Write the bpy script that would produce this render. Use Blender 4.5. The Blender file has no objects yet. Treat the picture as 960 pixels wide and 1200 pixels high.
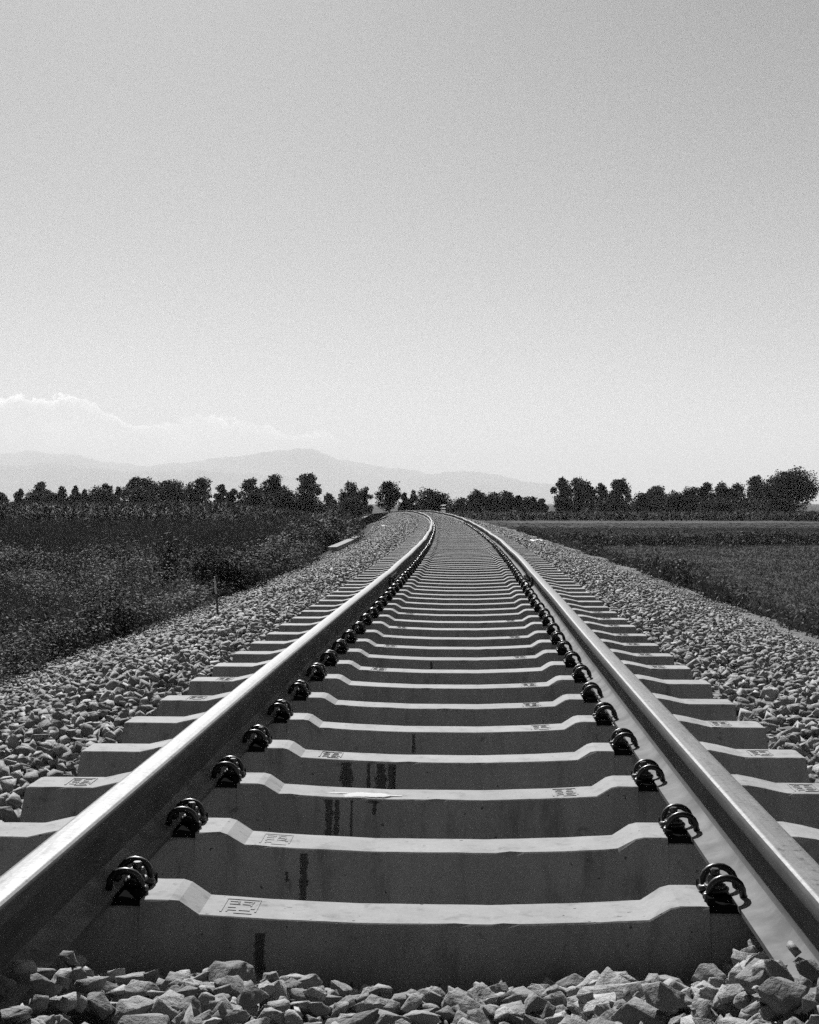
import bpy, bmesh, math, random
import numpy as np
from mathutils import Vector, Matrix, noise

random.seed(7)
rng = np.random.default_rng(7)
R = math.radians
sc = bpy.context.scene
col = sc.collection
FPX = 1540.0            # focal length in photo pixels (photo 960 x 1200)
CAMZ = 0.915
HOR = 590.0
FIELD = -1.8            # level of the fields round the embankment

# ------------------------------------------------------------------ helpers
def link(o, parent=None):
    col.objects.link(o)
    if parent is not None:
        o.parent = parent
    return o

def tag(o, label=None, cat=None, group=None, kind=None):
    if label: o['label'] = label
    if cat: o['category'] = cat
    if group: o['group'] = group
    if kind: o['kind'] = kind
    return o

def mesh_np(name, V, F, mat=None, smooth=False):
    """fast mesh from arrays; F is (n,k)"""
    V = np.asarray(V, dtype=np.float32); F = np.asarray(F, dtype=np.int32)
    me = bpy.data.meshes.new(name)
    me.vertices.add(len(V)); me.vertices.foreach_set('co', V.ravel())
    n, k = F.shape
    me.loops.add(n * k); me.loops.foreach_set('vertex_index', F.ravel())
    me.polygons.add(n)
    me.polygons.foreach_set('loop_start', np.arange(0, n * k, k, dtype=np.int32))
    me.update(calc_edges=True); me.validate()
    if smooth: me.polygons.foreach_set('use_smooth', np.ones(n, dtype=bool))
    if mat: me.materials.append(mat)
    return me

def obj_np(name, V, F, mat=None, parent=None, smooth=False):
    return link(bpy.data.objects.new(name, mesh_np(name, V, F, mat, smooth)), parent)

def mesh_py(name, V, F, mat=None, smooth=False):
    me = bpy.data.meshes.new(name)
    me.from_pydata([tuple(v) for v in V], [], [tuple(f) for f in F]); me.update()
    if mat: me.materials.append(mat)
    if smooth:
        for p in me.polygons: p.use_smooth = True
    return me

def obj_me(name, me, parent=None, loc=(0, 0, 0), rz=0.0):
    o = link(bpy.data.objects.new(name, me), parent)
    o.location = loc; o.rotation_euler = (0, 0, rz)
    return o

class MB:
    """collects simple shapes as one mesh"""
    def __init__(s): s.v = []; s.f = []
    def add(s, V, F):
        b = len(s.v); s.v += [tuple(v) for v in V]; s.f += [tuple(i + b for i in f) for f in F]
    def box(s, c, h, M=None):
        V = [Vector((sx * h[0], sy * h[1], sz * h[2])) for sx in (-1, 1) for sy in (-1, 1) for sz in (-1, 1)]
        if M is not None: V = [M @ v for v in V]
        V = [v + Vector(c) for v in V]
        s.add(V, [(0, 1, 3, 2), (4, 6, 7, 5), (0, 4, 5, 1), (2, 3, 7, 6), (0, 2, 6, 4), (1, 5, 7, 3)])
    def tube(s, P, rad, n=8, caps=True):
        P = [Vector(p) for p in P]
        if not hasattr(rad, '__len__'): rad = [rad] * len(P)
        rings = []; up = Vector((0.13, 0.31, 0.94)).normalized()
        for i, p in enumerate(P):
            d = (P[min(i + 1, len(P) - 1)] - P[max(i - 1, 0)]).normalized()
            a = d.cross(up)
            if a.length < 1e-3: a = d.cross(Vector((1, 0, 0)))
            a.normalize(); b = d.cross(a).normalized(); up = -b if (-b).dot(up) > 0 else b
            b = a.cross(d)
            rings.append([p + (a * math.cos(t) + b * math.sin(t)) * rad[i] for t in [2 * math.pi * k / n for k in range(n)]])
        V = [v for r_ in rings for v in r_]; F = []
        for i in range(len(P) - 1):
            for k in range(n):
                F.append((i * n + k, i * n + (k + 1) % n, (i + 1) * n + (k + 1) % n, (i + 1) * n + k))
        if caps:
            F.append(tuple(range(n))[::-1]); F.append(tuple((len(P) - 1) * n + k for k in range(n)))
        s.add(V, F)
    def lathe(s, c, prof, n=12, ang=0.0):
        """prof: list of (radius, z); closed with caps"""
        V = []; F = []
        for r_, z in prof:
            for k in range(n):
                t = ang + 2 * math.pi * k / n
                V.append((c[0] + r_ * math.cos(t), c[1] + r_ * math.sin(t), c[2] + z))
        for i in range(len(prof) - 1):
            for k in range(n):
                F.append((i * n + k, i * n + (k + 1) % n, (i + 1) * n + (k + 1) % n, (i + 1) * n + k))
        F.append(tuple(range(n))[::-1]); F.append(tuple((len(prof) - 1) * n + k for k in range(n)))
        s.add(V, F)
    def mesh(s, name, mat, smooth=False): return mesh_py(name, s.v, s.f, mat, smooth)
    def obj(s, name, mat, parent=None, smooth=False): return obj_me(name, s.mesh(name, mat, smooth), parent)

# ------------------------------------------------------------------ materials (all neutral grey: the photograph is black and white)
def new_mat(name):
    m = bpy.data.materials.new(name); m.use_nodes = True
    nt = m.node_tree; b = nt.nodes['Principled BSDF']
    return m, nt, b

def N(nt, kind, **kw):
    n = nt.nodes.new(kind)
    for k, v in kw.items():
        if k in n.inputs: n.inputs[k].default_value = v
        else: setattr(n, k, v)
    return n

def math_n(nt, op, a, b=None, clamp=False):
    n = nt.nodes.new('ShaderNodeMath'); n.operation = op; n.use_clamp = clamp
    for i, x in enumerate((a, b)):
        if x is None: continue
        if isinstance(x, (int, float)): n.inputs[i].default_value = x
        else: nt.links.new(x, n.inputs[i])
    return n.outputs[0]

def noise_n(nt, vec, scale, detail=4.0, rough=0.6):
    n = N(nt, 'ShaderNodeTexNoise'); n.inputs['Scale'].default_value = scale
    n.inputs['Detail'].default_value = detail; n.inputs['Roughness'].default_value = rough
    if vec is not None: nt.links.new(vec, n.inputs['Vector'])
    return n.outputs['Fac']

def ramp_n(nt, fac, stops):
    r_ = nt.nodes.new('ShaderNodeValToRGB'); e = r_.color_ramp.elements
    while len(e) > 1: e.remove(e[-1])
    e[0].position = stops[0][0]; e[0].color = (stops[0][1],) * 3 + (1,)
    for p, c in stops[1:]:
        q = e.new(p); q.color = (c, c, c, 1)
    nt.links.new(fac, r_.inputs['Fac'])
    return r_.outputs['Color']

def bump_n(nt, h, strength, dist, prev=None):
    b = nt.nodes.new('ShaderNodeBump'); b.inputs['Strength'].default_value = strength; b.inputs['Distance'].default_value = dist
    nt.links.new(h, b.inputs['Height'])
    if prev is not None: nt.links.new(prev, b.inputs['Normal'])
    return b.outputs['Normal']

def vec_n(nt, kind='Object'):
    return nt.nodes.new('ShaderNodeTexCoord').outputs[kind]

def world_pos(nt):
    return nt.nodes.new('ShaderNodeNewGeometry').outputs['Position']

def plain(name, v, rough=0.8, metal=0.0, spec=0.3, noise_s=None, amp=0.25, bump=0.0, bscale=60, bdist=0.003):
    m, nt, b = new_mat(name)
    b.inputs['Roughness'].default_value = rough; b.inputs['Metallic'].default_value = metal
    b.inputs['Specular IOR Level'].default_value = spec
    if noise_s:
        f = noise_n(nt, world_pos(nt), noise_s, 5.0)
        c = ramp_n(nt, f, [(0.3, v * (1 - amp)), (0.7, v * (1 + amp))]); nt.links.new(c, b.inputs['Base Color'])
    else:
        b.inputs['Base Color'].default_value = (v, v, v, 1)
    if bump:
        h = noise_n(nt, world_pos(nt), bscale, 6.0); nt.links.new(bump_n(nt, h, bump, bdist), b.inputs['Normal'])
    return m

def mat_concrete():
    m, nt, b = new_mat('sleeper_concrete')
    p = world_pos(nt)
    big = noise_n(nt, p, 5.0, 5.0); fine = noise_n(nt, p, 90.0, 4.0); pit = noise_n(nt, p, 60.0, 2.0, 0.5)
    rnd = nt.nodes.new('ShaderNodeObjectInfo').outputs['Random']
    c = ramp_n(nt, big, [(0.3, 0.195), (0.7, 0.25)])
    f2 = math_n(nt, 'ADD', math_n(nt, 'MULTIPLY', fine, 0.36), 0.82)
    f3 = math_n(nt, 'ADD', math_n(nt, 'MULTIPLY', rnd, 0.16), 0.92)
    pits = ramp_n(nt, pit, [(0.245, 0.25), (0.285, 1.0)])
    mp = nt.nodes.new('ShaderNodeMapping'); mp.inputs['Scale'].default_value = (16, 16, 2.5); nt.links.new(p, mp.inputs['Vector'])
    run = ramp_n(nt, noise_n(nt, mp.outputs[0], 1.0, 5.0, .65), [(.30, .62), (.45, .95), (.7, 1.06)])
    blot = ramp_n(nt, noise_n(nt, p, 18.0, 4.0, .6), [(.28, .6), (.36, 1.0)])
    c = math_n(nt, 'MULTIPLY', math_n(nt, 'MULTIPLY', c, run), blot)
    mul = math_n(nt, 'MULTIPLY', math_n(nt, 'MULTIPLY', math_n(nt, 'MULTIPLY', c, f2), f3), pits)
    nt.links.new(mul, b.inputs['Base Color'])
    b.inputs['Roughness'].default_value = 0.85; b.inputs['Specular IOR Level'].default_value = 0.25
    n1 = bump_n(nt, pits, 0.5, 0.002); n2 = bump_n(nt, fine, 0.35, 0.0015, n1)
    nt.links.new(n2, b.inputs['Normal'])
    return m

def mat_stone(name, island):
    m, nt, b = new_mat(name)
    p = world_pos(nt)
    if island: rnd = nt.nodes.new('ShaderNodeNewGeometry').outputs['Random Per Island']
    else: rnd = nt.nodes.new('ShaderNodeObjectInfo').outputs['Random']
    base = ramp_n(nt, rnd, [(0.0, 0.13), (0.5, 0.20), (0.85, 0.26), (1.0, 0.33)])
    n1 = noise_n(nt, p, 45.0, 6.0, 0.65); n2 = noise_n(nt, p, 14.0, 4.0)
    f = math_n(nt, 'ADD', math_n(nt, 'MULTIPLY', n1, 0.7), 0.65)
    g = math_n(nt, 'ADD', math_n(nt, 'MULTIPLY', n2, 0.5), 0.75)
    nt.links.new(math_n(nt, 'MULTIPLY', math_n(nt, 'MULTIPLY', base, f), g), b.inputs['Base Color'])
    b.inputs['Roughness'].default_value = 0.85; b.inputs['Specular IOR Level'].default_value = 0.25
    nt.links.new(bump_n(nt, n1, 1.0, 0.010), b.inputs['Normal'])
    return m

def mat_bed():
    m, nt, b = new_mat('ballast_bed_stone')
    p = world_pos(nt)
    v = nt.nodes.new('ShaderNodeTexVoronoi'); v.inputs['Scale'].default_value = 15.0; nt.links.new(p, v.inputs['Vector'])
    bw = nt.nodes.new('ShaderNodeRGBToBW'); nt.links.new(v.outputs['Color'], bw.inputs[0])
    c = ramp_n(nt, bw.outputs[0], [(0.15, 0.08), (0.5, 0.125), (0.9, 0.18)])
    nt.links.new(c, b.inputs['Base Color'])
    d = math_n(nt, 'MULTIPLY', v.outputs['Distance'], -1.0)
    nt.links.new(bump_n(nt, d, 1.0, 0.05), b.inputs['Normal'])
    b.inputs['Roughness'].default_value = 0.9; b.inputs['Specular IOR Level'].default_value = 0.2
    return m

def mat_ground():
    m, nt, b = new_mat('field_ground')
    p = world_pos(nt)
    mp = nt.nodes.new('ShaderNodeMapping'); mp.inputs['Scale'].default_value = (.25, 1, 1); nt.links.new(p, mp.inputs['Vector'])
    a = noise_n(nt, mp.outputs[0], 0.13, 6.0, 0.65); f = noise_n(nt, p, 3.0, 6.0, 0.7)
    c = ramp_n(nt, math_n(nt, 'ADD', math_n(nt, 'MULTIPLY', a, 0.6), math_n(nt, 'MULTIPLY', f, 0.4)),
               [(0.3, 0.024), (0.5, 0.048), (0.7, 0.075)])
    nt.links.new(c, b.inputs['Base Color'])
    nt.links.new(bump_n(nt, f, 0.8, 0.15), b.inputs['Normal'])
    b.inputs['Roughness'].default_value = 1.0; b.inputs['Specular IOR Level'].default_value = 0.05
    return m

def mat_leaf(name, lo, hi, rough=0.55, spec=0.35, trans=0.25, band=False):
    m, nt, b = new_mat(name)
    rnd = nt.nodes.new('ShaderNodeNewGeometry').outputs['Random Per Island']
    pp = world_pos(nt)
    if band:
        mp = nt.nodes.new('ShaderNodeMapping'); mp.inputs['Scale'].default_value = (.25, 1, 1); nt.links.new(pp, mp.inputs['Vector']); pp = mp.outputs[0]
    n = noise_n(nt, pp, 0.13 if band else 0.45, 4.0)
    mix = math_n(nt, 'ADD', math_n(nt, 'MULTIPLY', rnd, 0.45), math_n(nt, 'MULTIPLY', math_n(nt, 'SUBTRACT', math_n(nt, 'MULTIPLY', n, 1.9), .45), 0.55))
    c = ramp_n(nt, mix, [(0.1, lo), (0.75, (lo + hi) / 2), (0.95, hi)])
    nt.links.new(c, b.inputs['Base Color'])
    b.inputs['Roughness'].default_value = rough; b.inputs['Specular IOR Level'].default_value = spec
    if trans:
        t = nt.nodes.new('ShaderNodeBsdfTranslucent'); nt.links.new(c, t.inputs['Color'])
        mx = nt.nodes.new('ShaderNodeMixShader'); mx.inputs[0].default_value = trans
        nt.links.new(b.outputs[0], mx.inputs[1]); nt.links.new(t.outputs[0], mx.inputs[2])
        nt.links.new(mx.outputs[0], nt.nodes['Material Output'].inputs['Surface'])
    return m

def mat_rail_top():
    m, nt, b = new_mat('polished_rail_steel')
    mp = nt.nodes.new('ShaderNodeMapping'); mp.inputs['Scale'].default_value = (22, 2.2, 22); nt.links.new(world_pos(nt), mp.inputs['Vector'])
    n = noise_n(nt, mp.outputs[0], 3.0, 7.0, 0.7)
    sp = noise_n(nt, world_pos(nt), 55.0, 3.0, 0.6)
    c = ramp_n(nt, n, [(0.3, 0.085), (0.5, 0.135), (0.7, 0.18)])
    spk = ramp_n(nt, sp, [(0.30, 0.35), (0.38, 0.85), (0.6, 1.0)])
    nt.links.new(math_n(nt, 'MULTIPLY', c, spk), b.inputs['Base Color'])
    b.inputs['Metallic'].default_value = 0.07; b.inputs['Specular IOR Level'].default_value = 0.10
    nt.links.new(ramp_n(nt, n, [(0.3, 0.52), (0.7, 0.40)]), b.inputs['Roughness'])
    nt.links.new(bump_n(nt, sp, 0.5, 0.0015), b.inputs['Normal'])
    return m

def mat_rail_side():
    m, nt, b = new_mat('rusty_rail_steel')
    mp = nt.nodes.new('ShaderNodeMapping'); mp.inputs['Scale'].default_value = (8, 1.2, 8); nt.links.new(world_pos(nt), mp.inputs['Vector'])
    n = noise_n(nt, mp.outputs[0], 3.0, 7.0, 0.7); f = noise_n(nt, world_pos(nt), 160.0, 3.0)
    c = ramp_n(nt, n, [(0.3, 0.045), (0.7, 0.10)])  # sides darkened beyond rust to deepen the shade on them
    nt.links.new(math_n(nt, 'MULTIPLY', c, math_n(nt, 'ADD', math_n(nt, 'MULTIPLY', f, 0.5), 0.75)), b.inputs['Base Color'])
    b.inputs['Roughness'].default_value = 0.85; b.inputs['Specular IOR Level'].default_value = 0.12
    nt.links.new(bump_n(nt, f, 0.3, 0.001), b.inputs['Normal'])
    return m

def fading(name, v, thr, soft, ns):
    m, nt, b = new_mat(name); b.inputs['Base Color'].default_value = (v, v, v, 1); b.inputs['Roughness'].default_value = .85
    a = nt.nodes.new('ShaderNodeAttribute'); a.attribute_name = 'fade'
    n = noise_n(nt, world_pos(nt), ns, 5.0, .65)
    k = math_n(nt, 'ADD', math_n(nt, 'MULTIPLY', a.outputs['Fac'], 1.0), math_n(nt, 'MULTIPLY', math_n(nt, 'SUBTRACT', n, .5), 1.5))
    f = math_n(nt, 'MULTIPLY', math_n(nt, 'SUBTRACT', k, thr), soft, True)
    f = math_n(nt, 'MULTIPLY', f, .9)
    t = nt.nodes.new('ShaderNodeBsdfTransparent'); mx = nt.nodes.new('ShaderNodeMixShader')
    nt.links.new(f, mx.inputs[0]); nt.links.new(t.outputs[0], mx.inputs[1]); nt.links.new(b.outputs[0], mx.inputs[2])
    nt.links.new(mx.outputs[0], nt.nodes['Material Output'].inputs['Surface'])
    return m

M = dict(
    concrete=mat_concrete(), stone=mat_stone('ballast_stone_grey', False), gravel=mat_stone('ballast_gravel_grey', True),
    bed=mat_bed(), ground=mat_ground(),
    darkweed=mat_leaf('dark_weed_leaf', 0.006, 0.025, 0.8, 0.05),
    lowweed=mat_leaf('low_weed_leaf', 0.018, 0.105, 0.7, 0.12),
    weed=mat_leaf('weed_leaf', 0.012, 0.075, 0.7, 0.1), dryweed=mat_leaf('dry_weed_leaf', 0.03, 0.12, 0.7, 0.15),
    maize=mat_leaf('maize_leaf', 0.008, 0.032, 0.7, 0.1), grass=mat_leaf('grass_blade', 0.026, 0.11, 0.8, 0.05, .3, True),
    tree=mat_leaf('tree_leaf', 0.010, 0.040, 0.7, 0.1, 0.2), paletree=mat_leaf('pale_tree_leaf', 0.02, 0.06, 0.7, 0.1, 0.3),
    bark=plain('bark', 0.05, 0.9, noise_s=8.0),
    railtop=mat_rail_top(), railside=mat_rail_side(),
    clip=plain('black_painted_spring_steel', 0.012, 0.36, 0.0, 0.4), plate=plain('black_guide_plate', 0.008, 0.9, spec=0.0),
    bolt=plain('dark_bolt_steel', 0.03, 0.3, 0.3, 0.5),
    stain=fading('dark_water_stain', .045, .12, 1.3, 70.0), white=fading('white_dropping', .40, .3, 3.0, 70.0),
    slab=plain('pale_concrete_slab', 0.17, 0.9, noise_s=3.0), earth=plain('dark_earth', 0.012, 1.0, noise_s=1.5, bump=0.8, bscale=4, bdist=0.1),
    path=plain('dry_dirt', 0.03, 1.0, noise_s=0.8), wood=plain('weathered_stake', 0.07, 0.8), litend=plain('lit_stake_top', 0.4, 0.6),
    litter=plain('white_plastic', 0.32, 0.5), board=plain('dark_board', 0.03, 0.7), stripe=plain('white_stripe', 0.22, 0.6),
    finegravel=plain('pale_fine_gravel', 0.11, 1.0, noise_s=30.0, amp=.5, bump=1.0, bscale=40, bdist=.02),
    railfoot=plain('dusty_sunlit_rail_foot', 0.15, 0.9, spec=0.1, noise_s=9.0, amp=.35, bump=.3, bscale=120, bdist=.001),  # foot tops paled in colour for dust and for the sun on them
    hill=plain('mountain_slope', 0.10, 1.0, noise_s=0.0012, amp=0.4),
)

# ------------------------------------------------------------------ the track line
def nat_spline(xs, ys):
    xs = np.array(xs, float); ys = np.array(ys, float); n = len(xs); h = np.diff(xs)
    A = np.zeros((n, n)); r_ = np.zeros(n); A[0, 0] = A[-1, -1] = 1
    for i in range(1, n - 1):
        A[i, i - 1] = h[i - 1]; A[i, i] = 2 * (h[i - 1] + h[i]); A[i, i + 1] = h[i]
        r_[i] = 3 * ((ys[i + 1] - ys[i]) / h[i] - (ys[i] - ys[i - 1]) / h[i - 1])
    c = np.linalg.solve(A, r_)
    def f(x):
        x = np.asarray(x, float); i = np.clip(np.searchsorted(xs, x) - 1, 0, n - 2); d = x - xs[i]
        b = (ys[i + 1] - ys[i]) / h[i] - h[i] * (2 * c[i] + c[i + 1]) / 3
        return ys[i] + b * d + c[i] * d ** 2 + (c[i + 1] - c[i]) / (3 * h[i]) * d ** 3
    return f

_xs = nat_spline([-8, 0, 3.5, 6.6, 11.9, 15.5, 21.7, 33, 50, 62, 75, 90, 110, 130, 160, 200, 240],
                 [-.46, -.10, .056, .196, .455, .62, .88, 1.24, 1.6, 1.72, 1.68, 1.38, .68, -.5, -3.2, -8.0, -14.0])
_zs = nat_spline([-8, 0, 20, 45, 62, 75, 90, 110, 140, 180, 240], [0, 0, 0, .0, .03, .07, .11, .12, -.15, -.8, -1.3])
def XC(y): return _xs(y)
def ZT(y): return _zs(y)
def slope(y): return (XC(y + .05) - XC(y - .05)) / .1
def lateral(x, y): return x - XC(y)

# surface of the ballast (stone tops) as a function of lateral offset l and distance y
def bed_z(l, y):
    a = np.abs(l)
    sh = np.interp(a, [0, 1.32, 1.75, 2.4, 3.3, 3.9, 4.3], [0, -.07, -.06, -.20, -.48, -.60, -.85])
    crib = np.interp(y, [0, 2.70, 2.86, 12, 17, 24, 300], [-.09, -.12, -.20, -.17, -.09, -.035, -.035])
    w = np.clip((a - 1.28) / .12, 0, 1)
    return crib * (1 - w) + sh * w + ZT(y)

def ground_z(l, y):
    a = np.abs(l)
    return np.interp(a, [0, 3.4, 4.0, 6.6, 8.5], [-.8, -.8, -.62, FIELD + .1, FIELD]) + ZT(y)

# ------------------------------------------------------------------ ground, ballast bed
def grid(xs, ys, zf):
    X, Y = np.meshgrid(xs, ys); Z = zf(X, Y)
    V = np.stack([X.ravel(), Y.ravel(), Z.ravel()], 1)
    nx, ny = len(xs), len(ys); i = np.arange(nx - 1)[None, :] + nx * np.arange(ny - 1)[:, None]
    F = np.stack([i, i + 1, i + nx + 1, i + nx], -1).reshape(-1, 4)
    return V, F

def hash_noise(x, y, s):
    return (np.sin(x * 1.7 * s + 1.3) * np.cos(y * 1.3 * s + .7) + .6 * np.sin(x * 3.9 * s + y * 2.1 * s) + .4 * np.sin(y * 6.3 * s - x * 4.7 * s)) / 2.0

lats = np.unique(np.concatenate([np.arange(-14, 14.01, .5), [-4, -3.4, 3.4, 4, -6.6, 6.6], np.array([-9700, -5000, -1500, -400, -150, -70, -35, -22, 22, 35, 70, 150, 400, 1500, 5000, 9700])]))
ysg = np.unique(np.concatenate([np.arange(-8, 240, 1.0), np.array([-45, -25, -15, 260, 300, 360, 450, 600, 900, 1500, 3000, 6000, 12000, 22800])]))
def gz(L, Y):
    yc = np.clip(Y, -8, 240); w = np.clip((240 - Y) / 60, 0, 1) * np.clip((Y + 200) / 180, 0, 1)
    z = ground_z(L, yc)
    near = np.clip((np.abs(L) - 3.6) / 1.0, 0, 1)
    return FIELD + (z - FIELD) * w + near * .06 * hash_noise(L + XC(yc), Y, .9) * (np.abs(L) < 100)
V, F = grid(lats, ysg, gz)
V[:, 0] += XC(np.clip(V[:, 1], -8, 240)) * np.clip((240 - V[:, 1]) / 60, 0, 1) * (np.abs(V[:, 0]) < 100)
tag(obj_np('ground', V, F, M['ground'], smooth=True), kind='structure')

bl = np.unique(np.concatenate([np.arange(-4.3, 4.31, .14), [-1.28, 1.28, -1.4, 1.4]]))
by = np.unique(np.concatenate([np.arange(-6, 30, .15), np.arange(30, 236, .6)]))
V, F = grid(bl, by, lambda L, Y: bed_z(L, Y) - .035 + .012 * hash_noise(L, Y, 9.0))
V[:, 0] += XC(V[:, 1])
tag(obj_np('ballast_bed', V, F, M['bed'], smooth=True), kind='structure')

# pale dirt path at the foot of the far crop, right
V, F = grid(np.linspace(14, 130, 30), np.linspace(179, 187, 6), lambda X, Y: FIELD + .12 + .02 * hash_noise(X, Y, .5))
tag(obj_np('path', V, F, M['path']), kind='structure')

# pale fine gravel along the outer edge of the right shoulder
V, F = grid(np.linspace(3.42, 4.25, 9), np.concatenate([np.arange(8, 40, .2), np.arange(40, 150, .8)]), lambda L, Y: np.interp(L, [3.4, 3.55, 4.0, 4.25], [-.56, -.54, -.60, -.74]) + ZT(Y) + .02 * hash_noise(L, Y, 2.3) + .012 * hash_noise(L, Y, 6.0))
V[:, 0] += XC(V[:, 1]) + .10 * np.sin(V[:, 1] * .9) + .07 * np.sin(V[:, 1] * 2.3)
tag(obj_np('gravel_path', V, F, M['finegravel'], smooth=True), kind='structure')

# ------------------------------------------------------------------ stones
def rock(seed, npts, sub, disp):
    r_ = random.Random(seed); bm = bmesh.new()
    s = (r_.uniform(.9, 1.2), r_.uniform(.65, 1.0), r_.uniform(.42, .75))
    for _ in range(npts):
        v = Vector((r_.gauss(0, 1), r_.gauss(0, 1), r_.gauss(0, 1))).normalized() * r_.uniform(.8, 1.0)
        bm.verts.new((v.x * s[0], v.y * s[1], v.z * s[2]))
    res = bmesh.ops.convex_hull(bm, input=bm.verts)
    bmesh.ops.delete(bm, geom=[g for g in res['geom_interior'] if isinstance(g, bmesh.types.BMVert)], context='VERTS')
    loose = [v for v in bm.verts if not v.link_faces]
    if loose: bmesh.ops.delete(bm, geom=loose, context='VERTS')
    if sub:
        bmesh.ops.bevel(bm, geom=bm.edges[:], offset=.018, segments=1, affect='EDGES', clamp_overlap=True)
        bmesh.ops.triangulate(bm, faces=bm.faces[:])
        bmesh.ops.subdivide_edges(bm, edges=[e for e in bm.edges if e.calc_length() > .25], cuts=sub, use_grid_fill=True)
        off = Vector((seed * 3.1, seed * 1.7, seed))
        for v in bm.verts:
            n = noise.fractal(v.co * 2.3 + off, 1.0, 2.2, 4)
            q = noise.cell(v.co * 2.6 + off)
            v.co += v.co.normalized() * (disp * n + disp * .35 * (q - .5))
    bmesh.ops.triangulate(bm, faces=bm.faces[:])
    bm.normal_update(); bm.verts.index_update()
    V = np.array([v.co[:] for v in bm.verts]); F = np.array([[v.index for v in f.verts] for f in bm.faces]); bm.free()
    return V, F

def rand_rot(n, tilt=None):
    """random rotation matrices; tilt limits the lean from lying flat"""
    if tilt is None:
        q = rng.normal(size=(n, 4)); q /= np.linalg.norm(q, axis=1)[:, None]
    else:
        a = rng.uniform(0, 2 * math.pi, n); ax = rng.uniform(0, 2 * math.pi, n); t = rng.normal(0, tilt, n)
        qz = np.stack([np.cos(a / 2), 0 * a, 0 * a, np.sin(a / 2)], 1)
        qt = np.stack([np.cos(t / 2), np.sin(t / 2) * np.cos(ax), np.sin(t / 2) * np.sin(ax), 0 * a], 1)
        w1, x1, y1, z1 = qt.T; w2, x2, y2, z2 = qz.T
        q = np.stack([w1*w2-x1*x2-y1*y2-z1*z2, w1*x2+x1*w2+y1*z2-z1*y2, w1*y2-x1*z2+y1*w2+z1*x2, w1*z2+x1*y2-y1*x2+z1*w2], 1)
    w, x, y, z = q.T
    return np.stack([1-2*(y*y+z*z), 2*(x*y-z*w), 2*(x*z+y*w), 2*(x*y+z*w), 1-2*(x*x+z*z), 2*(y*z-x*w), 2*(x*z-y*w), 2*(y*z+x*w), 1-2*(x*x+y*y)], 1).reshape(n, 3, 3)

def merge(variants, pos, rot, size):
    VV = []; FF = []; base = 0
    which = rng.integers(0, len(variants), len(pos))
    for k, (V, F) in enumerate(variants):
        i = np.where(which == k)[0]
        if not len(i): continue
        P = np.einsum('nij,vj->nvi', rot[i], V) * size[i][:, None, None] + pos[i][:, None, :]
        f = F[None] + (np.arange(len(i)) * len(V))[:, None, None] + base
        VV.append(P.reshape(-1, 3)); FF.append(f.reshape(-1, 3)); base += len(i) * len(V)
    return np.concatenate(VV), np.concatenate(FF)

NEAR_ROCKS = [rock(10 + i, 10 + i % 6, 2, .06) for i in range(16)]
MID_ROCKS = [rock(60 + i, 8 + i % 4, 0, 0) for i in range(14)]
FAR_ROCKS = [rock(90 + i, 7, 0, 0) for i in range(10)]

# the heap in front of the nearest sleeper (surface level of the stone tops)
Y0 = 2.85                                       # near top edge of the nearest sleeper
def heap_z(x, y):
    base = np.interp(x, [-1.3, -.8, -.72, -.62, -.5, -.35, -.15, .1, .25, .4, .55, .66, .74, .85, 1.3],
                        [.05, .045, .035, .0, .0, .015, -.025, -.035, -.02, .0, -.015, .02, .075, .085, .09])
    edge = np.interp(y, [1.2, 2.2, 2.55, 2.72, 2.80], [.03, .0, .0, -.035, -.10])
    l = np.abs(lateral(x, y)); side = np.clip((l - .57) / .08, 0, 1) * np.clip((2.56 - y) / .1, 0, 1)
    return (base - .02 + edge) * (1 - side) + (.095) * side

# candidates: heap stones plus shoulder stones, biggest in the picture become individuals
def px(x, y, z):
    return 480 + FPX * x / y, HOR - FPX * (z - CAMZ) / y

def jitter_grid(x0, x1, y0, y1, s):
    nx = max(1, int((x1 - x0) / s)); ny = max(1, int((y1 - y0) / s))
    X, Y = np.meshgrid(np.arange(nx), np.arange(ny)); X = X + .5 * (Y % 2)
    X = x0 + (X + rng.uniform(.1, .9, X.shape)) * s; Y = y0 + (Y + rng.uniform(.1, .9, Y.shape)) * s
    return X.ravel(), Y.ravel()

stones = []      # (pos, size) of the heap
hx, hy = jitter_grid(-1.25, 1.3, 1.25, 2.79, .064)
hs = rng.uniform(.026, .056, len(hx)) * np.where(rng.random(len(hx)) < .25, 1.4, 1.0)
hz = heap_z(hx, hy) + rng.uniform(-.020, .004, len(hx)) - hs * .35
# deeper fill between them
dx, dy = jitter_grid(-1.25, 1.3, 1.25, 2.79, .036)
ds = rng.uniform(.022, .036, len(dx)); dz = heap_z(dx, dy) - rng.uniform(.012, .06, len(dx))
keep = np.ones(len(dx), bool)
HP = np.stack([np.r_[hx, dx[keep]], np.r_[hy, dy[keep]], np.r_[hz, dz[keep]]], 1); HS = np.r_[hs, ds[keep]]
# keep rails clear of stones (except those lying on the right foot)
l = lateral(HP[:, 0], HP[:, 1])
dl = np.abs(np.abs(l) - .7535)
inrail = (dl < .01 + .6 * HS) | ((dl < .036 + .7 * HS) & (HP[:, 2] > .12)) | ((dl < .075 + .6 * HS) & (HP[:, 2] < .058 + .35 * HS) & (HP[:, 2] > .04 - .9 * HS))
HP, HS = HP[~inrail], HS[~inrail]

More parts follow.
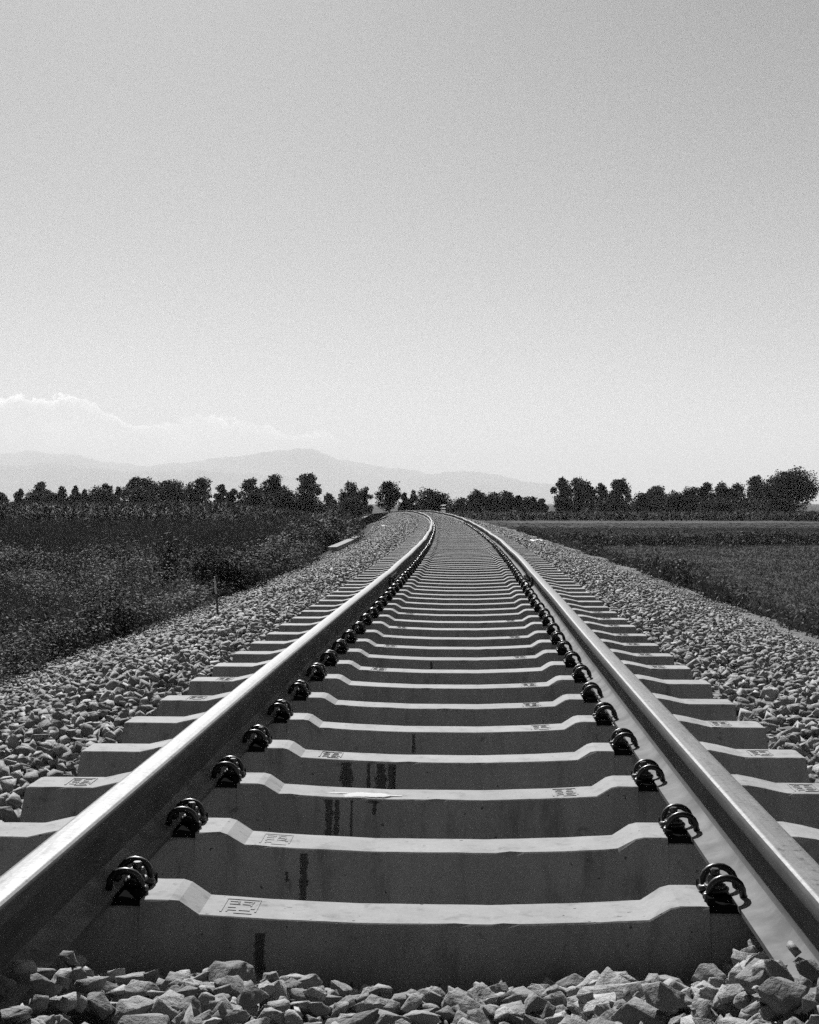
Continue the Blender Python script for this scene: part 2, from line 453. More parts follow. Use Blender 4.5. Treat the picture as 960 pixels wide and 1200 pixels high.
# shoulder and crib stones
def scatter(y0, y1, sp, smin, smax, lmax=3.95):
    L, Y = jitter_grid(-lmax, lmax, y0, y1, sp)
    a = np.abs(L); n_i = (Y - (Y0 + .075)) / .6; fr = np.abs(n_i - np.round(n_i)) * .6   # distance from a sleeper centre line
    on_sleeper = (a < 1.33) & (fr < .115) & (Y > 2.5)
    X = L + XC(Y)
    in_view = np.abs(X) < .36 * np.maximum(Y, .5) + 1.9
    fade = rng.random(len(L)) < np.clip((4.05 - a) / .5, 0, 1)
    hidden = (a < 1.25) & (Y < 11)
    hidden &= rng.random(len(L)) > .3
    near_heap = (a < 1.32) & (Y < 2.85)
    k = ~on_sleeper & in_view & fade & ~hidden & ~near_heap
    L, Y, X = L[k], Y[k], X[k]; a = np.abs(L)
    S = rng.uniform(smin, smax, len(L)) * np.where(rng.random(len(L)) < .15, 1.3, 1.0) * np.interp(a, [0, 3.2, 3.7, 4.0], [1, 1, .7, .5])
    S = np.where(a < 1.3, np.minimum(S, .034), S)
    Z = bed_z(L, Y) - S * .35 + rng.uniform(-.015, .02, len(L))
    return np.stack([X, Y, Z], 1), S

pA, sA = scatter(2.2, 7, .064, .030, .053)
pA2, sA2 = scatter(7, 15, .066, .030, .052)
pB, sB = scatter(15, 34, .080, .033, .054)
pC, sC = scatter(34, 120, .14, .045, .07)
pool_p = np.concatenate([HP, pA]); pool_s = np.concatenate([HS, sA])
u, v = px(*pool_p.T)
vis = (u > -10) & (u < 970) & (v < 1215)
# hidden deeper ones drop out of the ranking
top = np.where(np.arange(len(pool_p)) < len(HP), pool_p[:, 2] - heap_z(pool_p[:, 0], pool_p[:, 1]) > -.045, True)
inheap = np.arange(len(pool_p)) < len(HP)
rank = np.where(vis & top, pool_s / pool_p[:, 1] * np.where(inheap, 2.0, 1.0), 0)
order = np.argsort(-rank); pick = order[:292]
pick = pick[rank[pick] > 0]
mask = np.zeros(len(pool_p), bool); mask[pick] = True

near_me = [mesh_np('ballast_stone', V, F, M['stone']) for V, F in NEAR_ROCKS]
def stone(p, s, label, rot=None, var=None, group='loose ballast stones', sc3=None):
    o = bpy.data.objects.new('ballast_stone', near_me[var if var is not None else random.randrange(len(near_me))])
    o.location = p; o.rotation_euler = rot if rot is not None else (random.gauss(0, .35), random.gauss(0, .35), random.uniform(0, 6.28))
    o.scale = sc3 if sc3 else (s, s, s); link(o); tag(o, label, 'stone', group)
    return o
HEAP = 'angular grey stone in the loose heap in front of the nearest sleeper'
LSH = 'angular grey stone lying on the shoulder beside the sleeper ends, left of the track'
RSH = 'angular grey stone lying on the shoulder beside the sleeper ends, right of the track'
for i in pick:
    lab = HEAP if inheap[i] else (LSH if lateral(pool_p[i, 0], pool_p[i, 1]) < 0 else RSH)
    stone(tuple(pool_p[i]), float(pool_s[i]), lab)
# a few that stand out
def at(u_, v_, y): return ((u_ - 480) / FPX * y, y, CAMZ - (v_ - HOR) / FPX * y)
stone(at(877, 1140, 2.60), .050, 'big pale rounded stone at the end of the heap leaning on the right rail foot', (.2, .3, 1.0), 3)
stone(at(915, 1118, 2.60), .030, 'dark stone perched on the foot of the right rail', (.1, .2, .3), 6)
stone(at(948, 1142, 2.45), .055, 'large split stone on top of the heap beside the right rail', (.3, -.2, 2.0), 8)
stone(at(930, 1172, 2.36), .062, 'largest dark faced stone in the heap, below the right rail', (.5, .1, .4), 1)
stone(at(776, 1172, 2.42), .052, 'blocky stone with a flat shaded face near the heap middle, right of centre', (.2, .1, .2), 11)
stone(at(75, 1136, 2.60), .050, 'tall pale stone at the heap left end below the left rail', (.3, .2, .9), 5)
stone(at(94, 1072, 2.86), .03, 'thin flat stone chip lying on the foot of the left rail', (0, .12, .5), 2, sc3=(.036, .026, .007))
stone(at(116, 1058, 2.95), .02, 'small pointed stone chip beside the left rail clip', (.5, .4, .2), 7, sc3=(.026, .018, .010))

def fine_edge(y0, y1, sp, s0, s1):
    L, Y = jitter_grid(3.3, 4.3, y0, y1, sp); X = L + XC(Y); k = (np.abs(X) < .36 * Y + 1.5) & (rng.random(len(L)) < .8)
    L, Y, X = L[k], Y[k], X[k]; S = rng.uniform(s0, s1, len(L)) * np.where(rng.random(len(L)) < .1, 1.8, 1)
    Z = np.interp(L, [3.4, 3.55, 4.0, 4.25], [-.56, -.54, -.60, -.74]) + ZT(Y) + rng.uniform(-.01, .008, len(L))
    return np.stack([X, Y, Z], 1), S
e1, es1 = fine_edge(8, 26, .045, .011, .024); e2, es2 = fine_edge(26, 70, .09, .018, .036)
gp = np.concatenate([HP, pA])[~mask]; gs = np.concatenate([HS, sA])[~mask]
V1, F1 = merge(MID_ROCKS, gp, rand_rot(len(gp), .8), gs)
p2 = np.concatenate([pA2]); V2, F2 = merge(MID_ROCKS, p2, rand_rot(len(p2), .8), sA2)
p3 = np.concatenate([pB, pC, e1, e2]); s3 = np.concatenate([sB, sC, es1, es2]); V3, F3 = merge(FAR_ROCKS, p3, rand_rot(len(p3), .6), s3)
V = np.concatenate([V1, V2, V3]); F = np.concatenate([F1, F2 + len(V1), F3 + len(V1) + len(V2)])
tag(obj_np('ballast_gravel', V, F, M['gravel']), 'grey broken stone ballast spread along both sides of the track', 'gravel', kind='stuff')

# ------------------------------------------------------------------ sleepers
SEAT = .033
def sleeper_mesh(seed):
    st = [(0, 0, .072, .11), (.15, 0, .072, .11), (.35, .007, .073, .115), (.49, .015, .075, .12), (.535, .043, .080, .13), (.555, .048, .082, .135), (.6, .048, .083, .14), (.617, .048, .083, .14),
          (.6185, SEAT, .083, .14), (.8905, SEAT, .085, .15), (.892, .055, .084, .15), (.95, .055, .083, .15), (1.0, .046, .082, .15), (1.07, .030, .080, .15), (1.27, .030, .078, .15), (1.282, .028, .076, .15), (1.305, -.20, .070, .15)]
    full0 = [(-x, z, a, b) for x, z, a, b in st[:0:-1]] + st
    xs0 = [q[0] for q in full0]
    extra = [x for x in np.arange(-1.26, 1.261, .035) if min(abs(x - q) for q in xs0) > .012]
    full = []
    for x in sorted(xs0 + extra):
        if x in xs0: full.append(full0[xs0.index(x)])
        else: full.append((x,) + tuple(float(np.interp(x, xs0, [q[k] for q in full0])) for k in (1, 2, 3)))
    r_ = random.Random(seed); V = []; F = []
    for x, z, a, b in full:
        zb = -.2; c = .0028
        j1 = r_.gauss(0, .0007); j2 = r_.gauss(0, .0007); c1 = c * r_.uniform(.6, 1.3)
        if r_.random() < .05: c1 += r_.uniform(.004, .011)          # a chipped edge
        if z <= zb + .02: ring = [(x, -b, zb - .01), (x, -b, zb - .004), (x, -b + .004, zb), (x, b - .004, zb), (x, b, zb - .004), (x, b, zb - .01)]
        else: ring = [(x, -b, zb - .01), (x, -a - .001 + j1, z - c1), (x, -a + c1 + j1, z), (x, a - c + j2, z), (x, a + .001 + j2, z - c), (x, b, zb - .01)]
        V += ring
    n = 6
    for i in range(len(full) - 1):
        for k in range(n):
            k2 = (k + 1) % n
            F.append((i * n + k, (i + 1) * n + k, (i + 1) * n + k2, i * n + k2))
    F.append(tuple(range(n))); F.append(tuple((len(full) - 1) * n + k for k in range(n))[::-1])
    me = mesh_py('concrete_sleeper', V, F, M['concrete'])
    bm = bmesh.new(); bm.from_mesh(me); bmesh.ops.recalc_face_normals(bm, faces=bm.faces[:]); bm.to_mesh(me); bm.free()
    return me

def clip_meshes():
    """tension clamp: u (local x) points away from the rail, v (local y) along the rail, origin on the rail seat at the foot edge"""
    spring = MB()
    pts = []
    def arm(s):
        P = []
        for t in np.linspace(0, 1, 11):                       # the hump over the guide plate
            a = math.pi * t
            P.append((.018 - .037 * math.cos(a), s * (.041 + .006 * math.sin(a)), .026 + .041 * math.sin(a) ** .8))
        return P
    A = arm(1); B = arm(-1)
    # one wire: toe on the rail foot -> hump -> back bend -> middle loop under the bolt -> other side
    P = A + [(.060, .034, .022), (.058, .024, .023), (.050, .018, .026), (.030, .016, .029), (.014, .010, .029), (.010, 0, .029),
             (.014, -.010, .029), (.030, -.016, .029), (.050, -.018, .026), (.058, -.024, .023), (.060, -.034, .022)] + B[::-1]
    P = [(-.022, .026, .027)] + P + [(-.022, -.026, .027)]
    spring.tube(P, .0078, 10)
    plate = MB()
    prof = [(-.001, .0), (-.001, .016), (.018, .020), (.045, .016), (.064, .012), (.066, .0)]
    h = .078
    V = [(u_, -h, z) for u_, z in prof] + [(u_, h, z) for u_, z in prof]; n = len(prof)
    F = [tuple(range(n)), tuple(range(2 * n - 1, n - 1, -1))] + [(i, i + n, (i + 1) % n + n, (i + 1) % n) for i in range(n)]
    plate.add(V, F)
    for s in (-1, 1): plate.box((.055, s * .06, .02), (.008, .014, .010))
    bolt = MB()
    bolt.lathe((.034, 0, 0), [(.023, .034), (.024, .036), (.024, .040), (.021, .042)], 16)
    bolt.lathe((.034, 0, 0), [(.0175, .043), (.0175, .058), (.015, .062)], 6, .3)
    bolt.lathe((.034, 0, 0), [(.011, .063), (.011, .072), (.008, .075)], 10)
    bolt.lathe((.034, 0, 0), [(.012, .015), (.012, .035)], 10)
    return spring.mesh('rail_clip', M['clip'], True), plate.mesh('guide_plate', M['plate']), bolt.mesh('bolt', M['bolt'])

def stamp_mesh(seed):
    """cast frame with worn raised characters, too worn to read"""
    r_ = random.Random(seed); m = MB(); w, d, h = .040, .052, .0013
    def bar(x, y, hx_, hy_, hh=h): m.box((x, y, hh / 2 - .0005), (hx_, hy_, hh / 2 + .0005))
    bar(0, d - .003, w, .0022); bar(-w + .002, 0, .0022, d - .006); bar(w - .002, .004, .0018, d - .012); bar(.012, -d + .003, .02, .0018)
    for cx_ in (-.017, .014):
        for k, yy in enumerate((.034, .014, -.008, -.030)):
            if r_.random() < .12: continue
            ww = r_.uniform(.008, .0125)
            bar(cx_ + r_.uniform(-.002, .002), yy + r_.uniform(-.003, .003), ww, .0021)
            if r_.random() < .7: bar(cx_ + r_.choice([-1, 1]) * ww * .8, yy - .006, .0017, .006)
    bar(.029, -.014, .004, .003)
    return m.mesh('stamped_mark', M['concrete'])

SLS = [sleeper_mesh(k) for k in range(5)]; CL, PL, BO = clip_meshes(); ST = [stamp_mesh(i) for i in range(4)]
FC = .6785                     # lateral offset of the inner edge of the rail foot
ords = 'nearest second third fourth fifth sixth seventh eighth ninth tenth eleventh twelfth thirteenth fourteenth fifteenth sixteenth seventeenth eighteenth nineteenth twentieth'.split()
special = {
    0: 'nearest concrete sleeper, its front face half buried behind the heap of loose stones',
    1: 'second concrete sleeper from the heap of stones, one dark streak down its front',
    2: 'third concrete sleeper from the heap, splashed with a white bird dropping on top',
    3: 'fourth concrete sleeper from the heap, several broad dark water streaks down its front'}
NS = 246
def front_strip(x, w, z0, z1, seed):
    """a run of dirty water down the front face; last value of each vertex = strength"""
    r_ = random.Random(seed); V = []; F = []; n = 12; xo = 0
    w *= 1.35
    for k in range(n + 1):
        t = k / n; z = z0 + (z1 - z0) * t
        ax = abs(x); zt = float(np.interp(ax, [.15, .35, .49], [0, .007, .015])); ta = float(np.interp(ax, [.15, .35, .49], [.072, .073, .075])); tb = float(np.interp(ax, [.15, .35, .49], [.11, .115, .12]))
        z = z + zt; yy = -(ta + .001 + (tb - ta - .001) * (zt - .005 - z) / (zt + .205)) - .0015
        ww = w / 2 * (1 + r_.uniform(-.3, .3)); xo += r_.uniform(-.06, .06) * w
        e_ = min(1, (1 - t) * 3.0)
        V += [(x - ww + xo, yy, z, 0), (x - ww * .35 + xo, yy, z, e_), (x + ww * .4 + xo, yy, z, e_), (x + ww + xo, yy, z, 0)]
        if k:
            for q in range(3): F.append((4 * k - 4 + q, 4 * k - 3 + q, 4 * k + 1 + q, 4 * k + q))
    return V, F
def fade_obj(name, V, F, mat, parent):
    me = mesh_py(name, [v[:3] for v in V], F, mat); a = me.attributes.new('fade', 'FLOAT', 'POINT')
    a.data.foreach_set('value', [v[3] for v in V]); return obj_me(name, me, parent)
stains = {0: [(-.354, .02, -.03, -.13)], 1: [(-.33, .018, -.012, -.15), (-.375, .008, -.06, -.09)],
          2: [(-.335, .02, -.008, -.17), (-.308, .014, -.008, -.17), (-.262, .006, -.008, -.17), (-.19, .012, -.006, -.05), (-.205, .03, -.006, -.014)],
          3: [(-.325, .038, -.008, -.15), (-.247, .013, -.008, -.15), (-.205, .034, -.008, -.15), (-.168, .018, -.008, -.15), (-.155, .007, -.008, -.13)],
          4: [(-.11, .012, -.008, -.09)], 8: [(-.12, .012, -.008, -.06)]}
def blob(cx, cy, cz, rx, ry, h, seed):
    r_ = random.Random(seed); n = 26; V = [(cx, cy, cz + h, 1)]; F = []
    for ring, (f, hh) in enumerate(((.55, h * .8), (1.0, .0008))):
        for k in range(n):
            t = 2 * math.pi * k / n; q = f * (1 + (r_.uniform(-.25, .2) if ring else 0))
            V.append((cx + rx * q * math.cos(t), cy + ry * q * math.sin(t), cz + hh, 1 - .95 * ring))
    for k in range(n):
        k2 = (k + 1) % n; F.append((0, 1 + k, 1 + k2)); F.append((1 + k, 1 + n + k, 1 + n + k2, 1 + k2))
    return V, F

for i in range(NS):
    y = Y0 + .075 + .6 * i
    o = obj_me('concrete_sleeper', SLS[(i * 3 + i // 5) % 5], None, (float(XC(y)) + random.gauss(0, .004), y + random.gauss(0, .006) * (i > 0), float(ZT(y)) + random.gauss(0, .002)), -math.atan(float(slope(y))) + random.gauss(0, .002))
    if i in special: lab = special[i]
    elif i < 16: lab = ords[i] + ' concrete sleeper counted from the heap of loose stones at the near end'
    elif i < 36: lab = ('first' if i == 16 else ords[i - 16]) + ' concrete sleeper counted from the rail joint towards the distant trees'
    else: lab = 'concrete sleeper in the far stretch of line where single sleepers blur together'
    tag(o, lab, 'sleeper', 'concrete sleepers under the rails')
    if i < 90:
        for side in (-1, 1):
            for inner in ((1, 0) if i < 50 else (1,)):
                lat = side * (FC if inner else FC + .15)
                flip = (side == 1) == bool(inner)
                c = link(bpy.data.objects.new('rail_clip', CL), o); c.location = (lat, 0, SEAT + .001); c.rotation_euler = (0, 0, math.pi if flip else 0)
                if i < 40:
                    link(bpy.data.objects.new('guide_plate', PL), c); link(bpy.data.objects.new('bolt', BO), c)
    if i < 14:
        marks = {0: [-.41], 1: [-.415], 2: [.40, 1.14, -1.13], 3: [-.39, 1.14], 4: [.40, 1.12], 5: [.39, -1.13], 6: [.40, -1.12], 7: [-.39, 1.12]}.get(i, [(-1) ** i * .4, 1.13])
        for x in marks:
            zt = .0098 if abs(x) < 1 else .030
            s_ = link(bpy.data.objects.new('stamped_mark', ST[(i + (x > 0)) % 4]), o); s_.location = (x, 0, zt + .0008)
            if abs(x) < 1: s_.rotation_euler = (0, -math.copysign(.058, x), 0)
    if i in stains:
        VV = []; FF = []
        for k, s_ in enumerate(stains[i]):
            v_, f_ = front_strip(*s_, seed=i * 10 + k); FF += [tuple(q + len(VV) for q in g_) for g_ in f_]; VV += v_
        w = fade_obj('water_stain', VV, FF, M['stain'], o); w['label'] = 'dark water streaks on the front face'
    if i == 2:
        VV = []; FF = []
        for args in ((-.245, -.03, .0035, .080, .040, .002, 1), (-.185, -.036, .003, .05, .036, .0025, 2), (-.31, -.02, .006, .04, .010, .002, 3), (-.13, -.03, .0015, .03, .008, .001, 4)):
            v_, f_ = blob(*args); FF += [tuple(q + len(VV) for q in g_) for g_ in f_]; VV += v_
        fade_obj('bird_dropping', VV, FF, M['white'], o)['label'] = 'white bird dropping splashed over the top'

# ------------------------------------------------------------------ rails
half = [(.075, 0), (.075, .0115), (.045, .0165), (.026, .024), (.014, .036), (.0088, .052), (.0083, .10), (.0105, .120), (.018, .1285), (.0345, .1335),
        (.0360, .1375), (.0362, .1585), (.0352, .1635), (.0320, .1680), (.0262, .1704), (.0240, .1709), (.0100, .1719)]
prof = [(x, z) for x, z in half] + [(0, .172)] + [(-x, z) for x, z in half[::-1]]
JOINT = 14.0
rail_ys = np.unique(np.concatenate([np.arange(-1.5, 40, .25), np.arange(40, 228, .5)]))
def wob(y, s):
    a = np.interp(y, [0, 10, 30, 80], [0, .002, .006, .012])
    return a * (np.sin(y * .71 + s) + .6 * np.sin(y * 1.63 + 2 * s)), a * .7 * (np.sin(y * .53 + 3 * s) + .5 * np.sin(y * 1.31 + s))
def rail_point(y, side):
    sl = slope(y); nx = 1 / np.sqrt(1 + sl * sl); ny = -sl * nx
    wx, wz = wob(y, 1.3 if side < 0 else 2.1)
    dip = -.010 * np.exp(-((y - JOINT) / .9) ** 2)
    return XC(y), nx, ny, wx, wz + dip + ZT(y)
def make_rail(side):
    n = len(prof); cant = side * .022
    ca, sa = math.cos(cant), math.sin(cant)
    P = np.array([(x * ca - z * sa, x * sa + z * ca) for x, z in prof])
    V = np.zeros((len(rail_ys), n, 3))
    for i, y in enumerate(rail_ys):
        xc, nx, ny, wx, wz = rail_point(y, side)
        off = side * .7535 + P[:, 0] + wx
        V[i, :, 0] = xc + off * nx; V[i, :, 1] = y + off * ny; V[i, :, 2] = SEAT + .010 + P[:, 1] + wz
    i = (np.arange(len(rail_ys) - 1) * n)[:, None]; k = np.arange(n)[None, :]; k2 = (k + 1) % n
    F = np.stack([i + k, i + k2, i + k2 + n, i + k + n], -1).reshape(-1, 4)
    F = F[:, ::-1]
    o = obj_np('steel_rail', V.reshape(-1, 3), F, M['railside'])
    me = o.data; me.materials.append(M['railtop']); me.materials.append(M['railfoot'])
    mi = np.zeros(len(me.polygons), dtype=np.int32)
    sm = np.zeros(len(me.polygons), dtype=bool)
    kk = np.tile(np.arange(n), len(rail_ys) - 1)
    hi = len(half)
    topk = [k_ for k_ in range(n) if min(prof[k_][1], prof[(k_ + 1) % n][1]) >= .1675]
    mi[np.isin(kk, topk)] = 1
    mi[np.isin(kk, [k_ for k_ in range(n) if max(prof[k_][1], prof[(k_ + 1) % n][1]) < .037 and max(abs(prof[k_][0]), abs(prof[(k_ + 1) % n][0])) > .02 and prof[k_][1] + prof[(k_ + 1) % n][1] > .02])] = 2
    sm[np.isin(kk, [k_ for k_ in range(n) if k_ not in topk and .011 < prof[k_][1]])] = True
    me.polygons.foreach_set('material_index', mi); me.polygons.foreach_set('use_smooth', sm)
    bm = bmesh.new(); bm.from_mesh(me); bmesh.ops.recalc_face_normals(bm, faces=bm.faces[:])
    for e in bm.edges:
        if len(e.link_faces) == 2 and e.calc_face_angle(0) > R(50): e.smooth = False
    bm.to_mesh(me); bm.free()
    tag(o, 'long steel rail with a bright sunlit head and its inner side in shadow, left' if side < 0 else 'long steel rail with dull grey head and sunlit inner foot, right', 'rail', 'rails of the track')
    # fishplates at the joint, one each side of the web
    for s2 in (-1, 1):
        m = MB(); ys = np.linspace(JOINT - .5, JOINT + .5, 9)
        pr = [(.010, .030), (.030, .030), (.058, .019), (.074, .017), (.076, .024), (.05, .034), (.036, .050), (.033, .095), (.036, .118), (.033, .131), (.016, .126), (.010, .115)]
        VV = []; FF = []; q = len(pr)
        for y in ys:
            xc, nx, ny, wx, wz = rail_point(float(y), side)
            for a, z in pr:
                off = side * .7535 + s2 * a + wx
                VV.append((float(xc + off * nx), float(y + off * ny), float(SEAT + .010 + z + wz)))
        for i_ in range(len(ys) - 1):
            for k_ in range(q): FF.append((i_ * q + k_, i_ * q + (k_ + 1) % q, (i_ + 1) * q + (k_ + 1) % q, (i_ + 1) * q + k_))
        FF.append(tuple(range(q))); FF.append(tuple((len(ys) - 1) * q + k_ for k_ in range(q)))
        m.add(VV, FF); me2 = m.mesh('fishplate', M['clip'])
        bm = bmesh.new(); bm.from_mesh(me2); bmesh.ops.recalc_face_normals(bm, faces=bm.faces[:]); bm.to_mesh(me2); bm.free()
        fp = obj_me('fishplate', me2, o)
        for yb in (-.36, -.22, -.08, .08, .22, .36):
            b = MB(); y = JOINT + yb; xc, nx, ny, wx, wz = rail_point(y, side)
            c = Vector((float(xc + (side * .7535 + s2 * .033) * nx), y, float(SEAT + .010 + .082 + wz)))
            d = Vector((s2, 0, 0))
            b.tube([c, c + d * .024], .021, 6); b.tube([c + d * .024, c + d * .042], .012, 8)
            b.obj('nut', M['bolt'], fp)
    return o
make_rail(-1); make_rail(1)

# ------------------------------------------------------------------ vegetation
def cards(C, D, W):
    """diamond leaves: centre, half length vector, half width vector"""
    V = np.stack([C - D, C + W, C + D, C - W], 1).reshape(-1, 3)
    F = np.arange(len(C) * 4).reshape(-1, 4)
    return V, F

def rand_dirs(n, up=0.0):
    d = rng.normal(size=(n, 3)); d[:, 2] += up; return d / np.linalg.norm(d, axis=1)[:, None]

def leafy(pos, h, n_leaf, lsize, spread, up=.4, wratio=.4, hexp=1.0):
    """leaf cloud for many plants at once. pos (n,3), h (n)"""
    n = len(pos); k = n_leaf
    P = np.repeat(pos, k, 0); H = np.repeat(h, k); S = np.repeat(lsize, k) if hasattr(lsize, '__len__') else np.full(n * k, lsize)
    t = rng.random(n * k) ** hexp
    r_ = np.repeat(spread, k) if hasattr(spread, '__len__') else spread
    a = rng.uniform(0, 2 * math.pi, n * k); rr = r_ * np.sqrt(rng.random(n * k)) * (.5 + .5 * np.sin(np.pi * np.clip(t, .15, 1)))
    C = P + np.stack([rr * np.cos(a), rr * np.sin(a), t * H], 1)
    D = rand_dirs(n * k, up); S = S * rng.uniform(.6, 1.4, n * k)
    Wd = np.cross(D, rand_dirs(n * k)); Wd /= np.linalg.norm(Wd, axis=1)[:, None] + 1e-6
    return cards(C, D * S[:, None], Wd * (S * wratio)[:, None])

def stems(pos, h, lean, w):
    n = len(pos); top = pos + np.stack([rng.normal(0, lean, n) * h, rng.normal(0, lean, n) * h, h], 1)
    C = (pos + top) / 2; D = (top - pos) / 2
    Wd = np.stack([np.ones(n), np.zeros(n), np.zeros(n)], 1) * (w[:, None] if hasattr(w, '__len__') else w)
    return cards(C, D, Wd)

def join(parts):
    VV = []; FF = []; b = 0
    for V_, F_ in parts: VV.append(V_); FF.append(F_ + b); b += len(V_)
    return np.concatenate(VV), np.concatenate(FF)

def mounds(P, r_, h, dens, ls, wratio=.42, tilt=.45, low=.0):
    """rounded leafy clumps: leaves lie on a lumpy dome, facing outwards; P (n,3), r_, h, ls (n)"""
    cnt = np.clip((dens * (r_ ** 2 + r_ * h) / ls ** 2), 8, 900).astype(int); k = np.repeat(np.arange(len(P)), cnt); n = len(k)
    ct = rng.uniform(low, 1, n); a = rng.uniform(0, 2 * math.pi, n); st_ = np.sqrt(1 - ct ** 2)
    out = np.stack([st_ * np.cos(a), st_ * np.sin(a), ct], 1)
    lump = 1 + .18 * np.sin(a * 3 + k) * st_ + .15 * np.sin(ct * 7 + k * 1.7) + rng.normal(0, .10, n)
    lump *= np.where(rng.random(n) < .08, 1.25, 1)
    C = P[k] + out * lump[:, None] * np.stack([r_[k], r_[k], h[k]], 1)
    nn = out + np.array([0, 0, .3]) + rng.normal(0, tilt, (n, 3)); nn /= np.linalg.norm(nn, axis=1)[:, None]
    D = np.cross(nn, rand_dirs(n)); D /= np.linalg.norm(D, axis=1)[:, None] + 1e-6; Wd = np.cross(nn, D)
    S = ls[k] * rng.uniform(.6, 1.4, n)
    return cards(C, D * S[:, None], Wd * (S * wratio)[:, None])

def gz_at(x, y):
    return ground_z(lateral(x, y), np.clip(y, -8, 240)) * np.clip((240 - y) / 60, 0, 1) + FIELD * (1 - np.clip((240 - y) / 60, 0, 1))

def region(n, y0, y1, side, lmin, p=-1.0, fx=.36):
    """points spread so that they are even in the picture's depth; side -1 left, 1 right"""
    u_ = rng.random(n)
    y = y0 * (y1 / y0) ** u_ if p == -1.0 else (y0 ** (p + 1) + u_ * (y1 ** (p + 1) - y0 ** (p + 1))) ** (1 / (p + 1))
    x0 = XC(y) + side * lmin; x1 = side * fx * y + side * 2.2
    x = x0 + (x1 - x0) * rng.random(n)
    ok = (x1 - x0) * side > 0
    x, y = x[ok], y[ok]
    return np.stack([x, y, gz_at(x, y)], 1)

# left: low weeds on the embankment foot and the near field
P = region(3400, 8.5, 54, -1, 3.85, p=-.1)
ll = -lateral(P[:, 0], P[:, 1]); clump = hash_noise(P[:, 0], P[:, 1], .45)
far = np.clip((P[:, 1] - 12) / 35, 0, 1)
r_ = rng.uniform(.10, .26, len(P)) * (1 + 1.1 * far) * np.where(rng.random(len(P)) < .2, 1.5, 1)
h = r_ * rng.uniform(.7, 1.5, len(P)) * (1 + .5 * clump) + .25 * np.clip((ll - 5) / 5, 0, 1) * rng.random(len(P)) * far; h = np.clip(h, .05, 1.1)
k_ = ~((P[:, 1] > 36) & (P[:, 1] < 54) & (ll < 5.0)); P, r_, h = P[k_], r_[k_], h[k_]
dk = (hash_noise(P[:, 0] + 1.7, P[:, 1], .33) + .8 * hash_noise(P[:, 0], P[:, 1] + 2.2, .85) + rng.normal(0, .3, len(P))) > .62  # patches given near-black leaves to stand in for shaded hollows
VD = mounds(P[dk] - np.array([0, 0, .04]), r_[dk] * 1.15, h[dk] * 1.25, 1.1, .012 + .00075 * P[dk, 1])
tag(obj_np('hollow_weeds', *VD, M['darkweed']), 'weeds darkened like shaded hollows between the lighter ones on the left', 'weeds', kind='stuff')
P, r_, h = P[~dk], r_[~dk], h[~dk]
V1 = mounds(P - np.array([0, 0, .04]), r_, h, 1.1, .012 + .00075 * P[:, 1])
P2 = region(5500, 8.5, 54, -1, 3.9, p=-.1); P2 = P2[~((P2[:, 1] > 36) & (-lateral(P2[:, 0], P2[:, 1]) < 5.0))]; h2 = rng.uniform(.12, .6, len(P2)) * np.interp(P2[:, 1], [8, 40], [.7, 1.3])
V2 = leafy(P2, h2, 12, .018 + .0009 * P2[:, 1], .10, 2.2, .14)
near = join([V1, V2])
tag(obj_np('weeds', *near, M['lowweed']), 'low broadleaf weeds covering the left embankment foot', 'weeds', kind='stuff')
# left: tall upright weeds and reeds behind them
P = region(5200, 47, 92, -1, 5.0, p=0.0)
ll = -lateral(P[:, 0], P[:, 1])
h = (1.55 + .30 * hash_noise(P[:, 0], P[:, 1], .25) + .15 * hash_noise(P[:, 0], P[:, 1], .9)) * rng.uniform(.7, 1.15, len(P)) * np.clip((ll - 4.0) / 5.0, .3, 1) * np.interp(P[:, 1], [47, 53], [.6, 1])
sel = (hash_noise(P[:, 0], P[:, 1], .5) + rng.normal(0, .5, len(P))) > .35
Q = P[sel]; tall2 = leafy(Q, h[sel] * 1.06, 34, .07 + .0006 * Q[:, 1], .22, 2.6, .14); P = P[~sel]; h = h[~sel]
tall = leafy(P, h, 38, .075 + .0006 * P[:, 1], .22, 2.2, .16)
ts = stems(P, h * 1.1, .06, .006 + .0002 * P[:, 1])
tag(obj_np('pale_reeds', *tall2, M['lowweed']), 'lighter upright reeds mixed through the tall dark weeds on the left', 'weeds', kind='stuff')
tag(obj_np('tall_weeds', *join([tall, ts]), M['weed']), 'tall dark weeds and reeds standing behind the low weeds on the left', 'weeds', kind='stuff')
# scattered taller growth between
P = region(1500, 22, 50, -1, 5.5, p=0.0)
P = P[hash_noise(P[:, 0], P[:, 1], .3) > .05]
h = rng.uniform(.5, 1.1, len(P)); mid = join([leafy(P, h, 60, .018 + .0007 * P[:, 1], .3, 1.0, .28), stems(P, h * 1.1, .1, .004 + .0002 * P[:, 1])])
tag(obj_np('mixed_weeds', *mid, M['weed']), 'knee high mixed weeds in patches across the left field', 'weeds', kind='stuff')
P = region(1500, 13, 80, -1, 4.3, p=-.2)
h = rng.uniform(.35, .9, len(P)) * np.interp(P[:, 1], [13, 50, 60], [.7, 1, 1.9])
dry = join([stems(P, h, .12, .003 + .00018 * P[:, 1]), leafy(P + np.array([0, 0, .2]), h, 8, .016 + .0006 * P[:, 1], .10, 1.2, .3, .6)])
tag(obj_np('dry_stalks', *dry, M['dryweed']), 'paler dry seed stalks scattered through the weeds on the left', 'weeds', kind='stuff')
P = region(2600, 50, 200, -1, 4.6, p=-.3); P[:, 0] = XC(P[:, 1]) - rng.uniform(4.6, 16, len(P)); P[:, 2] = gz_at(P[:, 0], P[:, 1])
h = rng.uniform(.2, .7, len(P))
